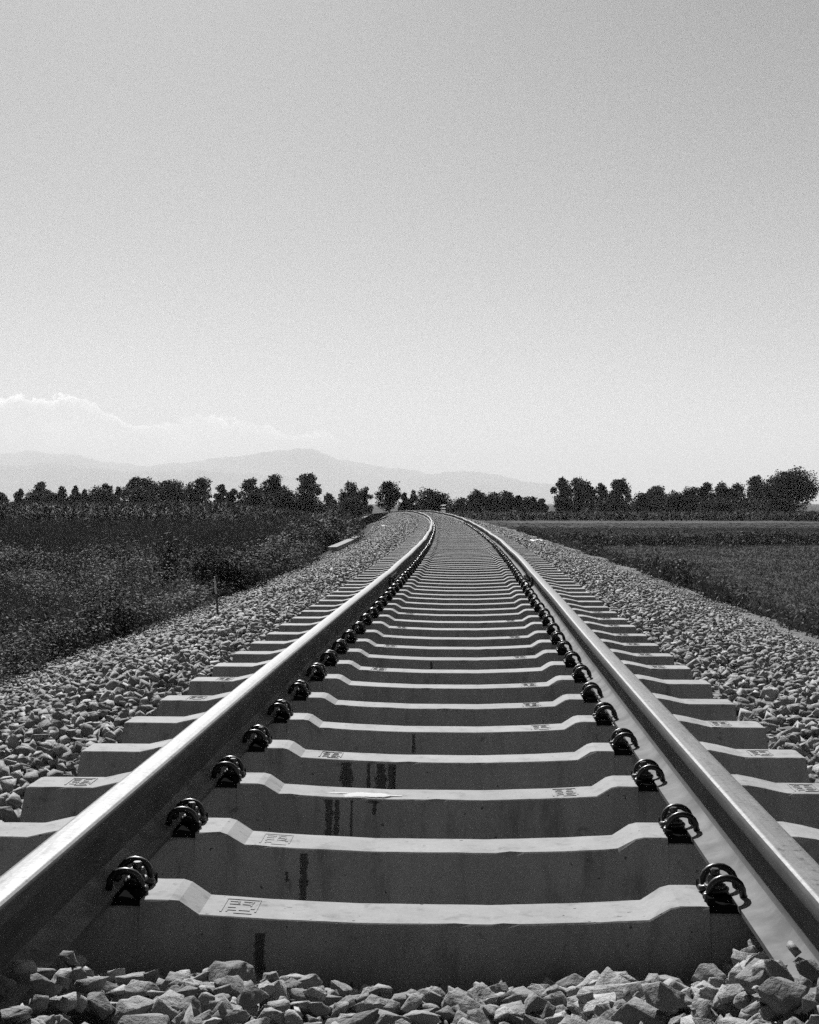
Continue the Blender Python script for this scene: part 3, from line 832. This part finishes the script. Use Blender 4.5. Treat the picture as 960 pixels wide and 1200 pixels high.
tag(obj_np('far_weeds', *leafy(P, h, 20, .12 + .0008 * P[:, 1], .4, .6, .4), M['weed']), 'rough dark weeds along the far left foot of the embankment', 'weeds', kind='stuff')

# maize: arching blades along a stalk
def maize(P, h, nb, bl_, bw):
    n = len(P); k = nb
    PP = np.repeat(P, k, 0); H = np.repeat(h, k); t = rng.uniform(.12, 1.0, n * k); a = rng.uniform(0, 2 * math.pi, n * k)
    L = bl_ * rng.uniform(.7, 1.2, n * k); el = rng.uniform(.1, 1.1, n * k)
    d = np.stack([np.cos(a) * np.cos(el), np.sin(a) * np.cos(el), np.sin(el)], 1)
    base = PP + np.stack([0 * t, 0 * t, t * H * .92], 1)
    Wd = np.stack([-np.sin(a), np.cos(a), np.zeros(n * k)], 1) * (bw[:, None] if hasattr(bw, '__len__') else bw)
    if hasattr(bw, '__len__'): Wd = Wd
    C = base + d * (L * .5)[:, None]
    return cards(C, d * (L * .5)[:, None], Wd)
P = region(7500, 82, 215, -1, 7.5, p=-.6, fx=.34)
ed = -lateral(P[:, 0], P[:, 1])
P[:, 2] = FIELD
h = (2.72 + .15 * hash_noise(P[:, 0], P[:, 1], .3)) * rng.uniform(.9, 1.06, len(P)) * np.interp(P[:, 1], [82, 215], [.97, 1.06])
h = h * np.interp(ed, [7.5, 14, 20], [.45, .75, 1.0])
V1 = maize(P, h, 19, .62, np.repeat(.018 + .0002 * P[:, 1], 19)); V2 = stems(P, h, .02, .02 + .0001 * P[:, 1])
tag(obj_np('maize_crop', *join([V1, V2]), M['maize']), 'tall dark maize field reaching the skyline in the left distance', 'crop', kind='stuff')
P = np.stack([rng.uniform(2, 105, 6500), 188 + 34 * rng.random(6500) ** 1.5, np.full(6500, FIELD)], 1)
P = P[lateral(P[:, 0], P[:, 1]) > 6]
h = rng.uniform(1.05, 1.42, len(P))
V1 = maize(P, h, 12, .6, .06)
tag(obj_np('low_maize_crop', *V1, M['maize']), 'long even strip of lower maize across the right distance', 'crop', kind='stuff')

# right: mown grass, weeds along the embankment edge, ditch weeds
P = region(42000, 11, 174, 1, 4.35, p=-.75)
h = rng.uniform(.03, .085, len(P)) * (1 + .5 * hash_noise(P[:, 0], P[:, 1], .4)) * np.interp(P[:, 1], [10, 60, 186], [1, 1.3, 1.8])
n = len(P)
G1 = leafy(P, h, 3, .022 + .0008 * P[:, 1], .12 + .004 * P[:, 1], .7, .3)
tag(obj_np('grass', *G1, M['grass']), 'short dark grass of the mown field right of the track', 'grass', kind='stuff')
P = region(1500, 14, 70, 1, 4.1, p=-.3); P[:, 0] = XC(P[:, 1]) + 3.95 + np.abs(rng.normal(0, .75, len(P))) + .12 * np.sin(P[:, 1] * 1.1); P[:, 2] = gz_at(P[:, 0], P[:, 1])
h = rng.uniform(.07, .30, len(P)) * (1 + .8 * hash_noise(P[:, 0], P[:, 1], .5))
G2 = leafy(P, np.clip(h, .05, 1), 22, .03 + .0008 * P[:, 1], .16, .7, .3)
tag(obj_np('verge_weeds', *G2, M['lowweed']), 'ragged weeds along the edge of the right ballast shoulder', 'weeds', kind='stuff')
P = np.stack([rng.uniform(9, 42, 900), 84 + rng.normal(0, 2.2, 900), np.full(900, FIELD)], 1)
P[:, 1] += .10 * (P[:, 0] - 20)
h = rng.uniform(.3, .8, 900) * (1 + .7 * hash_noise(P[:, 0], P[:, 1], .33)); h = np.clip(h, .1, 1.2)
G3 = leafy(P, h, 26, .11, .35, .6, .4)
tag(obj_np('ditch_weeds', *G3, M['weed']), 'dark line of ditch weeds crossing the right field', 'weeds', kind='stuff')

# single plants and bushes that stand out
def plant(name, u_, v_, y, hh, ww, nl, ls, label, cat, mat='weed', ns=6, group=None):
    x = (u_ - 480) / FPX * y; z = float(gz_at(np.array([x]), np.array([float(y)]))[0])
    root = link(bpy.data.objects.new(name, None)); root.location = (x, y, z); tag(root, label, cat, group)
    b = np.zeros((ns, 3)); b[:, :2] = rng.normal(0, ww * .12, (ns, 2))
    obj_np('stems', *stems(b, hh * rng.uniform(.7, 1.05, ns), .22 * ww / hh + .05, .004 + .00035 * y), M['weed'], root)
    C = np.zeros((ns, 3)); C[:, :2] = rng.normal(0, ww * .22, (ns, 2))
    obj_np('leaves', *leafy(C, hh * rng.uniform(.75, 1.0, ns), nl // ns, ls, ww * .32, .6, .36, .8), M[mat], root)
    return root
plant('weed_plant', 802, 690, 23, .62, .55, 420, .045, 'tallest leafy weed standing up at the right ballast edge', 'plant', 'lowweed')
plant('weed_plant', 783, 680, 26, .50, .6, 360, .045, 'bushy dark weed just behind the tallest one on the right edge', 'plant', 'lowweed')
plant('weed_plant', 762, 668, 29, .48, .6, 320, .05, 'low spreading weed at the right edge, farther down the line', 'plant', 'lowweed')
plant('weed_plant', 836, 705, 20, .55, .6, 200, .035, 'thin airy weed with open stems nearest on the right edge', 'plant', 'lowweed', ns=9)
plant('weed_plant', 858, 708, 20.5, .34, .6, 220, .035, 'small rounded weed right of the airy one on the field edge', 'plant', 'lowweed')
plant('weed_plant', 690, 640, 46, .7, .9, 260, .08, 'dark weed clump at the right edge where the shoulder narrows', 'plant', 'lowweed')
def bush(u_, v_, y, hh, ww, ls, label, mat='weed', nm=9):
    x = (u_ - 480) / FPX * y; z = float(gz_at(np.array([x]), np.array([float(y)]))[0])
    root = link(bpy.data.objects.new('bush', None)); root.location = (x, y, z); tag(root, label, 'bush', 'bushes along the left embankment')
    C = np.zeros((nm, 3)); C[:, 0] = rng.normal(0, ww * .25, nm); C[:, 1] = rng.normal(0, ww * .2, nm); C[:, 2] = np.abs(rng.normal(0, hh * .22, nm)); C[0] = 0
    r_ = ww * rng.uniform(.18, .32, nm); h = hh * rng.uniform(.45, .7, nm); h[0] = hh * .95; r_[0] = ww * .34
    obj_np('leaves', *mounds(C, r_, h, 1.6, np.full(nm, ls), .42, .55), M[mat], root)
    b = np.zeros((7, 3)); b[:, :2] = rng.normal(0, ww * .1, (7, 2)); obj_np('stems', *stems(b, np.full(7, hh * .9), .2, np.full(7, .012)), M['bark'], root)
    return root
bush(372, 640, 50, 1.35, 2.2, .055, 'dark rounded bush at the left ballast edge near the pale slab')
bush(345, 645, 44, 1.2, 2.2, .05, 'broad dark bush beside the left weeds, before the slab')
bush(392, 628, 62, 1.5, 2.6, .07, 'farthest dark bush above the pale slab on the left', nm=8)
bush(318, 672, 30, .75, 1.3, .032, 'pale feathery bush low on the left embankment', 'lowweed')
bush(290, 668, 33, .9, 1.5, .035, 'middling grey bush left of the pale feathery one', 'lowweed')
bush(268, 692, 23, .75, 1.5, .028, 'dark low bush behind the thin stake', 'darkweed')
bush(240, 660, 36, 1.1, 1.7, .04, 'taller bush standing in the left weeds above the stake')
plant('weed_plant', 195, 690, 27, 1.9, .7, 700, .06, 'tall dark weed column rising above the left thicket', 'plant', ns=8)
plant('weed_plant', 22, 760, 16, .75, .8, 520, .035, 'leafy weed at the far left by the toe of the ballast', 'plant')
plant('weed_plant', 60, 720, 19, .9, .8, 520, .04, 'tall leafy weed left of the embankment foot', 'plant')

# ------------------------------------------------------------------ small things along the line
# the thin stake on the left shoulder
sy = 13.0; sx = (255.6 - 480) / FPX * sy; sz = float(bed_z(np.array([sx - XC(sy)]), np.array([sy]))[0]) - .05
m = MB(); m.tube([(sx, sy, sz), (sx - .012, sy, sz + .2), (sx - .016, sy, sz + .27)], [.011, .010, .010], 8)
stk = m.obj('stake', M['wood']); tag(stk, 'thin dark stake with a pale top stuck upright in the left ballast', 'stake')
m = MB(); m.tube([(sx - .016, sy, sz + .27), (sx - .024, sy, sz + .29), (sx - .03, sy, sz + .38), (sx - .034, sy, sz + .44)], [.010, .011, .010, .006], 8)
m.obj('pale_tip', M['litend'], stk)  # upper end coloured pale for the light that falls on it
# pale concrete drain edge on the left toe
m = MB(); ys = np.linspace(40, 53, 8)
for a, b in zip(ys[:-1], ys[1:]):
    c = ((XC(a) + XC(b)) / 2 - 3.95, (a + b) / 2, -.60); m.box((float(c[0]) + .18, float(c[1]), c[2] + .13), (.14, (b - a) / 2 - .01, .06), Matrix.Rotation(-math.atan(float(slope(c[1]))), 3, 'Z'))
tag(m.obj('drain_slab', M['slab']), 'long pale concrete drain edge along the toe of the left ballast', 'slab')
# dark earth bank beyond it
def ept(u_, v_, y): return at(u_, v_, y)
f = [ept(u_, v_, 88 + (u_ - 410) * .35) for u_, v_ in ((409, 618.5), (427, 618.5), (441, 610.5), (456, 601.5), (437, 602), (424, 608.5))]
bk = [(p[0] - .3, p[1] + 3.0, p[2] - .12) for p in f]
V = f + bk; n = 6
F = [tuple(range(n))] + [(i, (i + 1) % n, (i + 1) % n + n, i + n) for i in range(n)] + [tuple(range(2 * n - 1, n - 1, -1))]
me = mesh_py('earth_bank', V, F, M['earth'])
bm = bmesh.new(); bm.from_mesh(me); bmesh.ops.recalc_face_normals(bm, faces=bm.faces[:]); bm.to_mesh(me); bm.free()
tag(obj_me('earth_bank', me), 'dark shaded earth bank wedged against the left ballast in the distance', 'bank', kind='structure')
# litter
def sheet(u_, v_, y, w, d, label, name, seed, mat='litter'):
    r_ = random.Random(seed); x = (u_ - 480) / FPX * y; z = float(bed_z(np.array([x - XC(y)]), np.array([float(y)]))[0]) + .03
    n = 7; V = []; F = []
    for lay in (1, 0):
        for j in range(n):
            for i_ in range(n):
                V.append((x + (i_ / (n - 1) - .5) * w + r_.uniform(-.01, .01), y + (j / (n - 1) - .5) * d, z + lay * .006 + .25 * w * (.5 + .5 * math.sin(i_ * 1.4 + j * .9 + seed)) * .35))
    for lay in (0, 1):
        for j in range(n - 1):
            for i_ in range(n - 1):
                q = lay * n * n + j * n + i_; f_ = (q, q + 1, q + n + 1, q + n); F.append(f_ if lay == 0 else f_[::-1])
    edge = [i_ for i_ in range(n)] + [n * j + n - 1 for j in range(1, n)] + [n * (n - 1) + i_ for i_ in range(n - 2, -1, -1)] + [n * j for j in range(n - 2, 0, -1)]
    for a, b in zip(edge, edge[1:] + edge[:1]): F.append((b, a, a + n * n, b + n * n))
    o = obj_me(name, mesh_py(name, V, F, M[mat], True)); tag(o, label, 'litter'); return o
sheet(450, 622, 72, .34, .5, 'crumpled white scrap on the left ballast slope far down the line', 'litter', 1)
sheet(445, 622, 73, .16, .3, 'smaller white scrap beside the bigger one on the left slope', 'litter', 2)
sheet(629, 640, 37, .34, .5, 'white flat scrap of plastic lying on the right ballast shoulder', 'litter', 3)
sheet(66, 791, 11.0, .13, .1, 'pale flat scrap at the edge of the left ballast and weeds', 'litter', 4, 'slab')
# striped marker beside the bend, its slats added and tilted to catch the sun
my = 118.0; mx = (519.5 - 480) / FPX * my; mz = float(bed_z(np.array([mx - XC(my)]), np.array([my]))[0])
root = link(bpy.data.objects.new('slatted_marker', None)); root.location = (mx, my, mz); tag(root, 'small dark marker with three white slats tilted to catch the sun beside the far bend', 'sign')
for zz, t in ((.98, .10), (.70, .0), (.46, .0)):
    m = MB(); m.box((0, -.11, zz), (.25, .09, .008), Matrix.Rotation(-t, 3, 'Y') @ Matrix.Rotation(R(30), 3, 'X')); m.obj('slat', M['stripe'], root)
m = MB(); m.box((-.22, .0, .55), (.03, .02, .55)); m.obj('post', M['board'], root)
m = MB(); m.box((.22, .0, .55), (.03, .02, .55)); m.obj('post', M['board'], root)
m = MB(); m.box((mx, my - .5, mz + .07), (.3, .2, .09)); tag(m.obj('concrete_block', M['slab']), 'pale concrete block at the foot of the slatted marker', 'block')
bx = (512.5 - 480) / FPX * my
m = MB(); m.box((bx, my + 1, mz + .12), (.2, .2, .10)); tag(m.obj('concrete_block', M['slab']), 'pale concrete block standing left of the slatted marker', 'block')

# ------------------------------------------------------------------ trees
def tree(name, u_, top, w, label, dist, base=600, style='round', mat='tree', gap=0.0, cat='tree', group='trees along the field edge', crown0=.03):
    x = (u_ - 480) / FPX * dist; zt = CAMZ - (top - HOR) / FPX * dist; W = 1.10 * w / FPX * dist; z0 = FIELD
    H = zt - z0
    root = link(bpy.data.objects.new(name, None)); root.location = (x, dist, z0); tag(root, label, cat, group)
    nb = {'round': 16, 'tall': 18, 'bush': 12, 'lobed': 24, 'mass': 22}[style]
    blobs = []
    for k in range(nb):
        t = (k + .5) / nb
        zc = H * (crown0 + (1 - crown0) * (.12 + .76 * t))
        if style == 'bush': wid = .40 * math.sqrt(max(0, 1 - (t * .95) ** 2))
        elif style == 'tall': wid = .34 * (1 - .5 * abs(t - .55) * 2 * .6)
        elif style == 'mass': wid = .40 * (1 - .35 * t ** 3)
        else: wid = .38 * math.sin(math.pi * min(.95, .18 + .72 * t))
        a = rng.uniform(0, 2 * math.pi); q = math.sqrt(rng.uniform(.05, 1)) * wid * W
        rb = W * rng.uniform(.15, .28) * (1.2 if style in ('bush', 'mass') else 1.0)
        zc = min(zc, H - rb * .95)
        blobs.append((q * math.cos(a), q * math.sin(a) * .8, max(zc, rb * .7), rb))
    # one blob on the top so that the height matches
    rb = W * .16; blobs.append((rng.uniform(-.1, .1) * W, 0, H - rb, rb))
    for s in (-1, 1, -1, 1): blobs.append((s * (W * .52 - rb), rng.uniform(-.1, .1) * W, H * (rng.uniform(.35, .72) if style != 'bush' else rng.uniform(.25, .5)), rb))
    if gap and len(blobs) > 6:
        for _ in range(int(gap * len(blobs))): blobs.pop(rng.integers(0, len(blobs) - 5))
    tot = int(np.clip(W * H * 170, 2000, 15000)); vol = np.array([b[3] ** 2 for b in blobs]); cnt = (tot * vol / vol.sum()).astype(int) + 20
    C = []
    for (bx_, by_, bz_, rb), n in zip(blobs, cnt):
        d = rand_dirs(n); rr = rb * rng.uniform(.35, 1.12, n) ** .75
        lump = 1 + .22 * np.sin(d[:, 0] * 5 + bx_) * np.cos(d[:, 2] * 6 + bz_) + rng.normal(0, .06, n)
        C.append(np.stack([bx_, by_, bz_])[None] + d * (rr * lump)[:, None] * np.array([1.1, 1.1, .95]))
    C = np.concatenate(C); C[:, 2] = np.clip(C[:, 2], .05, None); n = len(C)
    S = rng.uniform(.11, .25, n) * (dist / 250) ; D = rand_dirs(n); Wd = np.cross(D, rand_dirs(n)); Wd /= np.linalg.norm(Wd, axis=1)[:, None] + 1e-6
    obj_np('crown', *cards(C, D * S[:, None], Wd * (S * .6)[:, None]), M[mat], root)
    m = MB(); tr = max(.1, H * .022)
    m.tube([(0, 0, -.2), (.02 * W, 0, H * .3), (-.02 * W, 0, H * .6), (0, 0, H * .85)], [tr * 1.3, tr, tr * .6, tr * .15], 7)
    for (bx_, by_, bz_, rb) in blobs[::2]:
        s0 = Vector((0, 0, min(H * .3, bz_ * .5))); e = Vector((bx_, by_, bz_)); m.tube([s0, s0.lerp(e, .5) + Vector((0, 0, .04 * H)), e], [tr * .5, tr * .35, tr * .1], 5)
    m.obj('trunk', M['bark'], root)
    return root
T = tree
L_ = 235
tree('tree', 2, 577, 17, 'small pale tree cut by the left edge of the view', L_, style='bush')
tree('tree', 23, 572.5, 14, 'short tree at the left end of the skyline group', L_, style='round')
tree('tree', 47, 564, 21, 'round topped tree rising above its neighbours near the left edge', L_ + 12, style='round', gap=.1)
tree('bush', 44, 575, 36, 'wide dark bush beneath the round topped tree', L_ - 12, style='bush', cat='bush')
tree('bush', 61, 577, 22, 'low dark bush right of the wide one under the left trees', L_ - 14, style='bush', cat='bush')
tree('tree', 74, 569.5, 17, 'two lobed tree right of the round topped tree', L_, style='round')
tree('tree', 89, 568.5, 13, 'small ball crowned tree in the left skyline gap', L_ + 10, style='round')
tree('tree', 100, 573, 9, 'tiny tree beside the ball crowned one', L_ + 10, style='round')
tree('bush', 93, 577, 22, 'low bush under the ball crowned tree', L_ - 8, style='bush', cat='bush')
tree('bush', 119, 571, 36, 'broad dark bush between the small trees and the big dark clump', L_ - 6, style='bush', cat='bush')
tree('tree', 125, 566, 16, 'rounded tree just behind the broad dark bush', L_ + 15, style='round')
tree('tree', 139, 570, 14, 'short tree leaning on the big dark clump', L_ + 5, style='round')
tree('tree', 158, 558.5, 26, 'tall left half of the big dark clump', L_, style='mass')
tree('tree', 174, 560, 26, 'flat topped right half of the big dark clump', L_ - 4, style='mass')
tree('bush', 166, 571, 44, 'dense dark undergrowth at the front of the big clump', L_ - 14, style='bush', cat='bush')
tree('tree', 201, 562, 34, 'paler flat topped group of poplars right of the dark clump', L_ + 35, style='mass', mat='tree', crown0=.05)
tree('bush', 192, 578, 14, 'small rounded bush in front of the flat topped poplars', L_ - 5, style='bush', cat='bush')
tree('tree', 232, 559.5, 28, 'tall round tree with sky showing through its crown, left of the gap', L_ + 10, style='tall', gap=.15)
tree('tree', 260, 567.5, 17, 'small open crowned tree standing right of the gap', L_ + 15, style='tall', gap=.3)
tree('tree', 274, 572, 15, 'short tree between the open crowned one and the wide dome', L_ + 5, style='round')
tree('tree', 294, 559.5, 28, 'wide dome shaped dark tree behind a rounded bush', L_ + 6, style='round')
tree('bush', 297, 575, 29, 'smooth rounded bush in front of the dome shaped tree', L_ - 14, style='bush', cat='bush')
tree('tree', 321, 555.5, 29, 'tall gappy tree with three lobes right of the dome shaped one', L_ + 8, style='lobed', gap=.25)
tree('bush', 334, 573, 34, 'dark bush joining the gappy tree to the tallest tree', L_ - 8, style='bush', cat='bush')
tree('tree', 363, 554, 24, 'tallest leaning tree of the left skyline with ragged crown', L_ + 4, style='tall', gap=.25)
tree('bush', 359, 573, 36, 'dark bush around the foot of the tallest leaning tree', L_ - 10, style='bush', cat='bush')
tree('bush', 386, 578, 15, 'lone pale bush on the skyline left of the spiky tree', L_ + 30, style='bush', mat='paletree', cat='bush')
tree('tree', 412, 563.5, 27, 'dark tree with a spiky uneven top left of the railway', 190, style='lobed', gap=.2)
tree('tree', 428, 570, 17, 'lower right shoulder tree beside the spiky one', 190, style='round')
tree('bush', 411, 580, 44, 'dark bush under the spiky tree', 180, style='bush', cat='bush')
tree('tree', 456, 563.5, 26, 'lone rounded tree with visible trunk next to the track bend', 200, style='round', crown0=.3)
tree('tree', 474, 577, 13, 'low tree right of the lone rounded one', 215, style='round')
tree('tree', 484, 574.5, 14, 'small gappy tree left of the dark clump above the track', 220, style='round', gap=.2)
tree('tree', 501, 571.5, 25, 'dark dense tree clump straight above the vanishing track', 205, style='mass')
tree('tree', 520, 577, 22, 'dark low tree behind the slatted marker', 205, style='mass')
R_ = 245
tree('bush', 540, 583, 18, 'low bush right of the slatted marker', R_, style='bush', cat='bush')
tree('tree', 560, 574, 22, 'first rounded hedge tree right of the track', R_, style='round')
tree('tree', 580, 577, 20, 'second hedge tree with flattened top right of the track', R_, style='mass')
tree('tree', 595, 575.5, 19, 'highest tree in the low hedge right of the track', R_, style='mass')
tree('tree', 609, 580, 15, 'small hedge tree sloping down right of the highest hedge tree', R_, style='round')
tree('tree', 623, 581.5, 17, 'dark squat hedge tree before the gap', R_ - 8, style='mass')
tree('tree', 636, 584, 12, 'tiny tree at the right end of the low hedge', R_, style='round')
tree('tree', 657, 559.5, 20, 'gappy left half of the tall pair right of the hedge', R_ + 5, style='tall', gap=.3)
tree('tree', 678, 559.5, 27, 'dense dark right half of the tall pair', R_, style='mass')
tree('bush', 664, 582, 22, 'rounded bush at the foot of the tall pair', R_ - 12, style='bush', cat='bush')
tree('tree', 693, 570, 11, 'narrow thin tree between the tall pair and the twin tops', R_, style='tall', gap=.2)
tree('tree', 705, 565.5, 17, 'mid height tree left of the vase shaped one', R_, style='tall')
tree('tree', 727, 560.5, 23, 'vase shaped tree standing clear at the sky gap', R_, style='round', crown0=.25)
tree('bush', 716, 583, 46, 'long dark bush under the vase shaped tree', R_ - 12, style='bush', cat='bush')
tree('bush', 754, 577, 26, 'dark bush at the right side of the sky gap', R_ - 10, style='bush', cat='bush')
tree('tree', 770, 569.5, 28, 'paler hazy tree behind the dark bush', R_ + 70, style='round', mat='paletree')  # haze of distance put into its paler leaf colour
tree('tree', 792, 576, 24, 'low dark tree right of the pale hazy tree', R_, style='mass')
tree('tree', 812, 570, 22, 'stepped dark tree left of the double crest', R_, style='mass')
tree('tree', 827, 564.5, 19, 'pointed left crest tree with a sky hole below', R_, style='tall', gap=.1)
tree('tree', 844, 564.5, 19, 'middle crest tree in the right grove', R_, style='mass')
tree('tree', 862, 566, 21, 'right crest tree of the grove before the two big trees', R_, style='mass')
tree('tree', 887, 557.5, 27, 'gappy smaller one of the two big trees at far right', R_ - 5, style='lobed', gap=.3, crown0=.25)
tree('tree', 926, 550, 58, 'biggest spreading tree at far right with a lobed open crown', R_ - 10, style='lobed', gap=.15, crown0=.22)
tree('bush', 905, 588, 56, 'dark bushes below the biggest spreading tree', R_ - 12, style='bush', cat='bush')
tree('bush', 845, 588, 60, 'dark low bush under the right grove', R_ - 12, style='bush', cat='bush')

# ------------------------------------------------------------------ mountains
def ridge(pts, D, depth, seed):
    us = np.linspace(pts[0][0], pts[-1][0], 150); top = np.interp(us, [p[0] for p in pts], [p[1] for p in pts])
    top += .8 * np.sin(us * .11 + seed) + .5 * np.sin(us * .31 + 2 * seed) + .3 * np.sin(us * .73 + seed)
    H = np.maximum((HOR - top) / FPX * D, 0); ny = 25; t = np.linspace(-1, 1, ny)
    X = np.repeat(((us - 480) / FPX * D)[None], ny, 0); Y = D + depth * t[:, None] * np.ones_like(X)
    prof_ = (1 - np.abs(t)) ** 1.15
    Z = H[None] * prof_[:, None] * (1 + (np.abs(t[:, None]) > .01) * .16 * np.sin(X / 420 + seed + 3 * t[:, None]) * np.sin(4 * t[:, None] + X / 900)) + FIELD - 1
    V = np.stack([X.ravel(), Y.ravel(), Z.ravel()], 1); nx = len(us)
    i = np.arange(nx - 1)[None, :] + nx * np.arange(ny - 1)[:, None]
    F = np.stack([i, i + 1, i + nx + 1, i + nx], -1).reshape(-1, 4)
    tag(obj_np('hills', V, F, M['hill'], smooth=True), kind='structure')
ridge([(-160, 560), (-60, 536), (0, 531), (40, 528.5), (80, 533), (129, 541), (170, 546), (230, 556), (300, 570), (360, 590)], 19500, 2000, 1.0)
ridge([(90, 590), (120, 558), (167, 546), (200, 543), (229, 540), (260, 536), (292, 532), (325, 529.5), (352, 528), (374, 530.5), (400, 538), (430, 544), (470, 549), (512, 556), (560, 566), (620, 590)], 17000, 2000, 2.0)
ridge([(420, 590), (450, 564), (480, 558), (512, 554), (540, 552.5), (555, 551), (580, 556), (610, 562), (647, 568), (690, 577), (750, 590)], 15500, 1600, 3.0)
ridge([(-160, 560), (-60, 549), (0, 546), (60, 544), (100, 547), (150, 552), (220, 550), (290, 554), (400, 562), (500, 570), (600, 582), (660, 590)], 13500, 1500, 4.0)

# ------------------------------------------------------------------ the air
m = MB(); m.box((0, 11500, 407.5), (9900, 11560, 412.5))
hz_ = m.mesh('haze', None)
hm = bpy.data.materials.new('pale_air'); hm.use_nodes = True; nt = hm.node_tree; nt.nodes.clear()
out = nt.nodes.new('ShaderNodeOutputMaterial'); pv = nt.nodes.new('ShaderNodeVolumePrincipled')
pv.inputs['Color'].default_value = (.80, .80, .80, 1); pv.inputs['Density'].default_value = .000115; pv.inputs['Anisotropy'].default_value = 0.0
nt.links.new(pv.outputs[0], out.inputs['Volume']); hz_.materials.append(hm)
tag(obj_me('haze', hz_), kind='stuff')

# ------------------------------------------------------------------ sky, sun, camera
SUN_EL, SUN_AZ = 39.0, -12.5                     # azimuth measured from +Y towards +X
w = bpy.data.worlds.new('World'); sc.world = w; w.use_nodes = True; nt = w.node_tree
bg = nt.nodes['Background']
sky = nt.nodes.new('ShaderNodeTexSky'); sky.sky_type = 'NISHITA'; sky.sun_disc = False
sky.sun_elevation = R(SUN_EL); sky.sun_rotation = R(SUN_AZ); sky.air_density = 1.2; sky.dust_density = 0.45; sky.ozone_density = 4.0; sky.altitude = 100
sep0 = nt.nodes.new('ShaderNodeSeparateColor'); nt.links.new(sky.outputs[0], sep0.inputs[0])
grey = math_n(nt, 'ADD', math_n(nt, 'MULTIPLY', sep0.outputs[0], .9), math_n(nt, 'MULTIPLY', sep0.outputs[1], .1))   # black and white film behind a red filter
g = nt.nodes.new('ShaderNodeTexCoord').outputs['Generated']
sep = nt.nodes.new('ShaderNodeSeparateXYZ'); nt.links.new(g, sep.inputs[0])
az = math_n(nt, 'ARCTAN2', sep.outputs[0], sep.outputs[1]); el = math_n(nt, 'ARCSINE', sep.outputs[2])
fx = math_n(nt, 'ADD', math_n(nt, 'MULTIPLY', az, FPX / 1000.0), .6)            # 0..1 over 1000 photo pixels
cpts = [(-60, 474), (0, 468), (30, 464), (75, 462), (110, 470), (135, 481), (160, 495), (185, 495), (215, 491), (265, 489), (300, 494), (345, 503), (420, 514), (520, 530), (700, 575)]
rp = nt.nodes.new('ShaderNodeValToRGB'); e = rp.color_ramp.elements
while len(e) > 1: e.remove(e[-1])
for i, (u_, v_) in enumerate(cpts):
    val = (HOR - v_) / 200.0; q = e[0] if i == 0 else e.new(.1 + (u_ + 0) / 1000.0 + .02)
    q.position = .12 + u_ / 1000.0; q.color = (val, val, val, 1)
nt.links.new(fx, rp.inputs['Fac'])
# cloud outline roughened by noise
n1 = noise_n(nt, g, 55.0, 7.0, 0.62); n2 = noise_n(nt, g, 14.0, 5.0, 0.6)
topel = math_n(nt, 'ADD', math_n(nt, 'MULTIPLY', rp.outputs['Color'], 200.0), math_n(nt, 'MULTIPLY', math_n(nt, 'SUBTRACT', n1, .62), 50.0))
d = math_n(nt, 'SUBTRACT', topel, math_n(nt, 'MULTIPLY', el, FPX))               # photo pixels below the cloud top
inside = math_n(nt, 'MULTIPLY', math_n(nt, 'ADD', d, 1.0), .5, True)
rim = math_n(nt, 'MULTIPLY', math_n(nt, 'POWER', 2.718, math_n(nt, 'MULTIPLY', math_n(nt, 'MAXIMUM', d, 0.0), -.22)), inside)
brk = ramp_n(nt, noise_n(nt, g, 30.0, 4.0, .6), [(.36, .15), (.6, 1.0)])
rim = math_n(nt, 'MULTIPLY', rim, brk)
az_f = ramp_n(nt, fx, [(.0, 1.0), (.32, 1.0), (.45, .8), (.55, .25), (.75, 0.0)])
body = math_n(nt, 'MULTIPLY', math_n(nt, 'MULTIPLY', inside, ramp_n(nt, n2, [(.35, 0.0), (.65, 1.0)])), ramp_n(nt, math_n(nt, 'MULTIPLY', d, 1 / 100.0, True), [(0.0, .3), (.3, 1.0), (1.0, .4)]))
add = math_n(nt, 'MULTIPLY', az_f, math_n(nt, 'ADD', math_n(nt, 'MULTIPLY', rim, .9), math_n(nt, 'MULTIPLY', body, .30)))
lum = math_n(nt, 'MULTIPLY', grey, math_n(nt, 'ADD', add, 1.0))
nt.links.new(lum, bg.inputs['Color']); bg.inputs['Strength'].default_value = 0.05

sd = bpy.data.lights.new('sun', 'SUN'); sd.energy = 5.0; sd.angle = R(.53); sd.color = (1, 1, 1)
so = link(bpy.data.objects.new('sun', sd))
S = Vector((math.sin(R(SUN_AZ)) * math.cos(R(SUN_EL)), math.cos(R(SUN_AZ)) * math.cos(R(SUN_EL)), math.sin(R(SUN_EL))))
so.rotation_euler = S.to_track_quat('Z', 'Y').to_euler(); so.location = (0, 0, 50)

cd = bpy.data.cameras.new('camera'); co = link(bpy.data.objects.new('camera', cd)); sc.camera = co
cd.sensor_fit = 'HORIZONTAL'; cd.sensor_width = 36.0; cd.lens = FPX / 960.0 * 36.0
cd.clip_start = .05; cd.clip_end = 80000
co.location = (0, 0, CAMZ); co.rotation_euler = (R(90) - math.atan(10.0 / FPX), 0, 0)

sc.render.engine = 'CYCLES'; sc.cycles.use_denoising = False
sc.cycles.use_adaptive_sampling = True; sc.cycles.adaptive_threshold = .08; sc.cycles.adaptive_min_samples = 40
sc.cycles.max_bounces = 6; sc.cycles.diffuse_bounces = 1; sc.cycles.volume_bounces = 1; sc.cycles.transparent_max_bounces = 8
sc.view_settings.view_transform = 'Standard'; sc.view_settings.look = 'None'; sc.view_settings.gamma = 1.0; sc.view_settings.exposure = 1.0
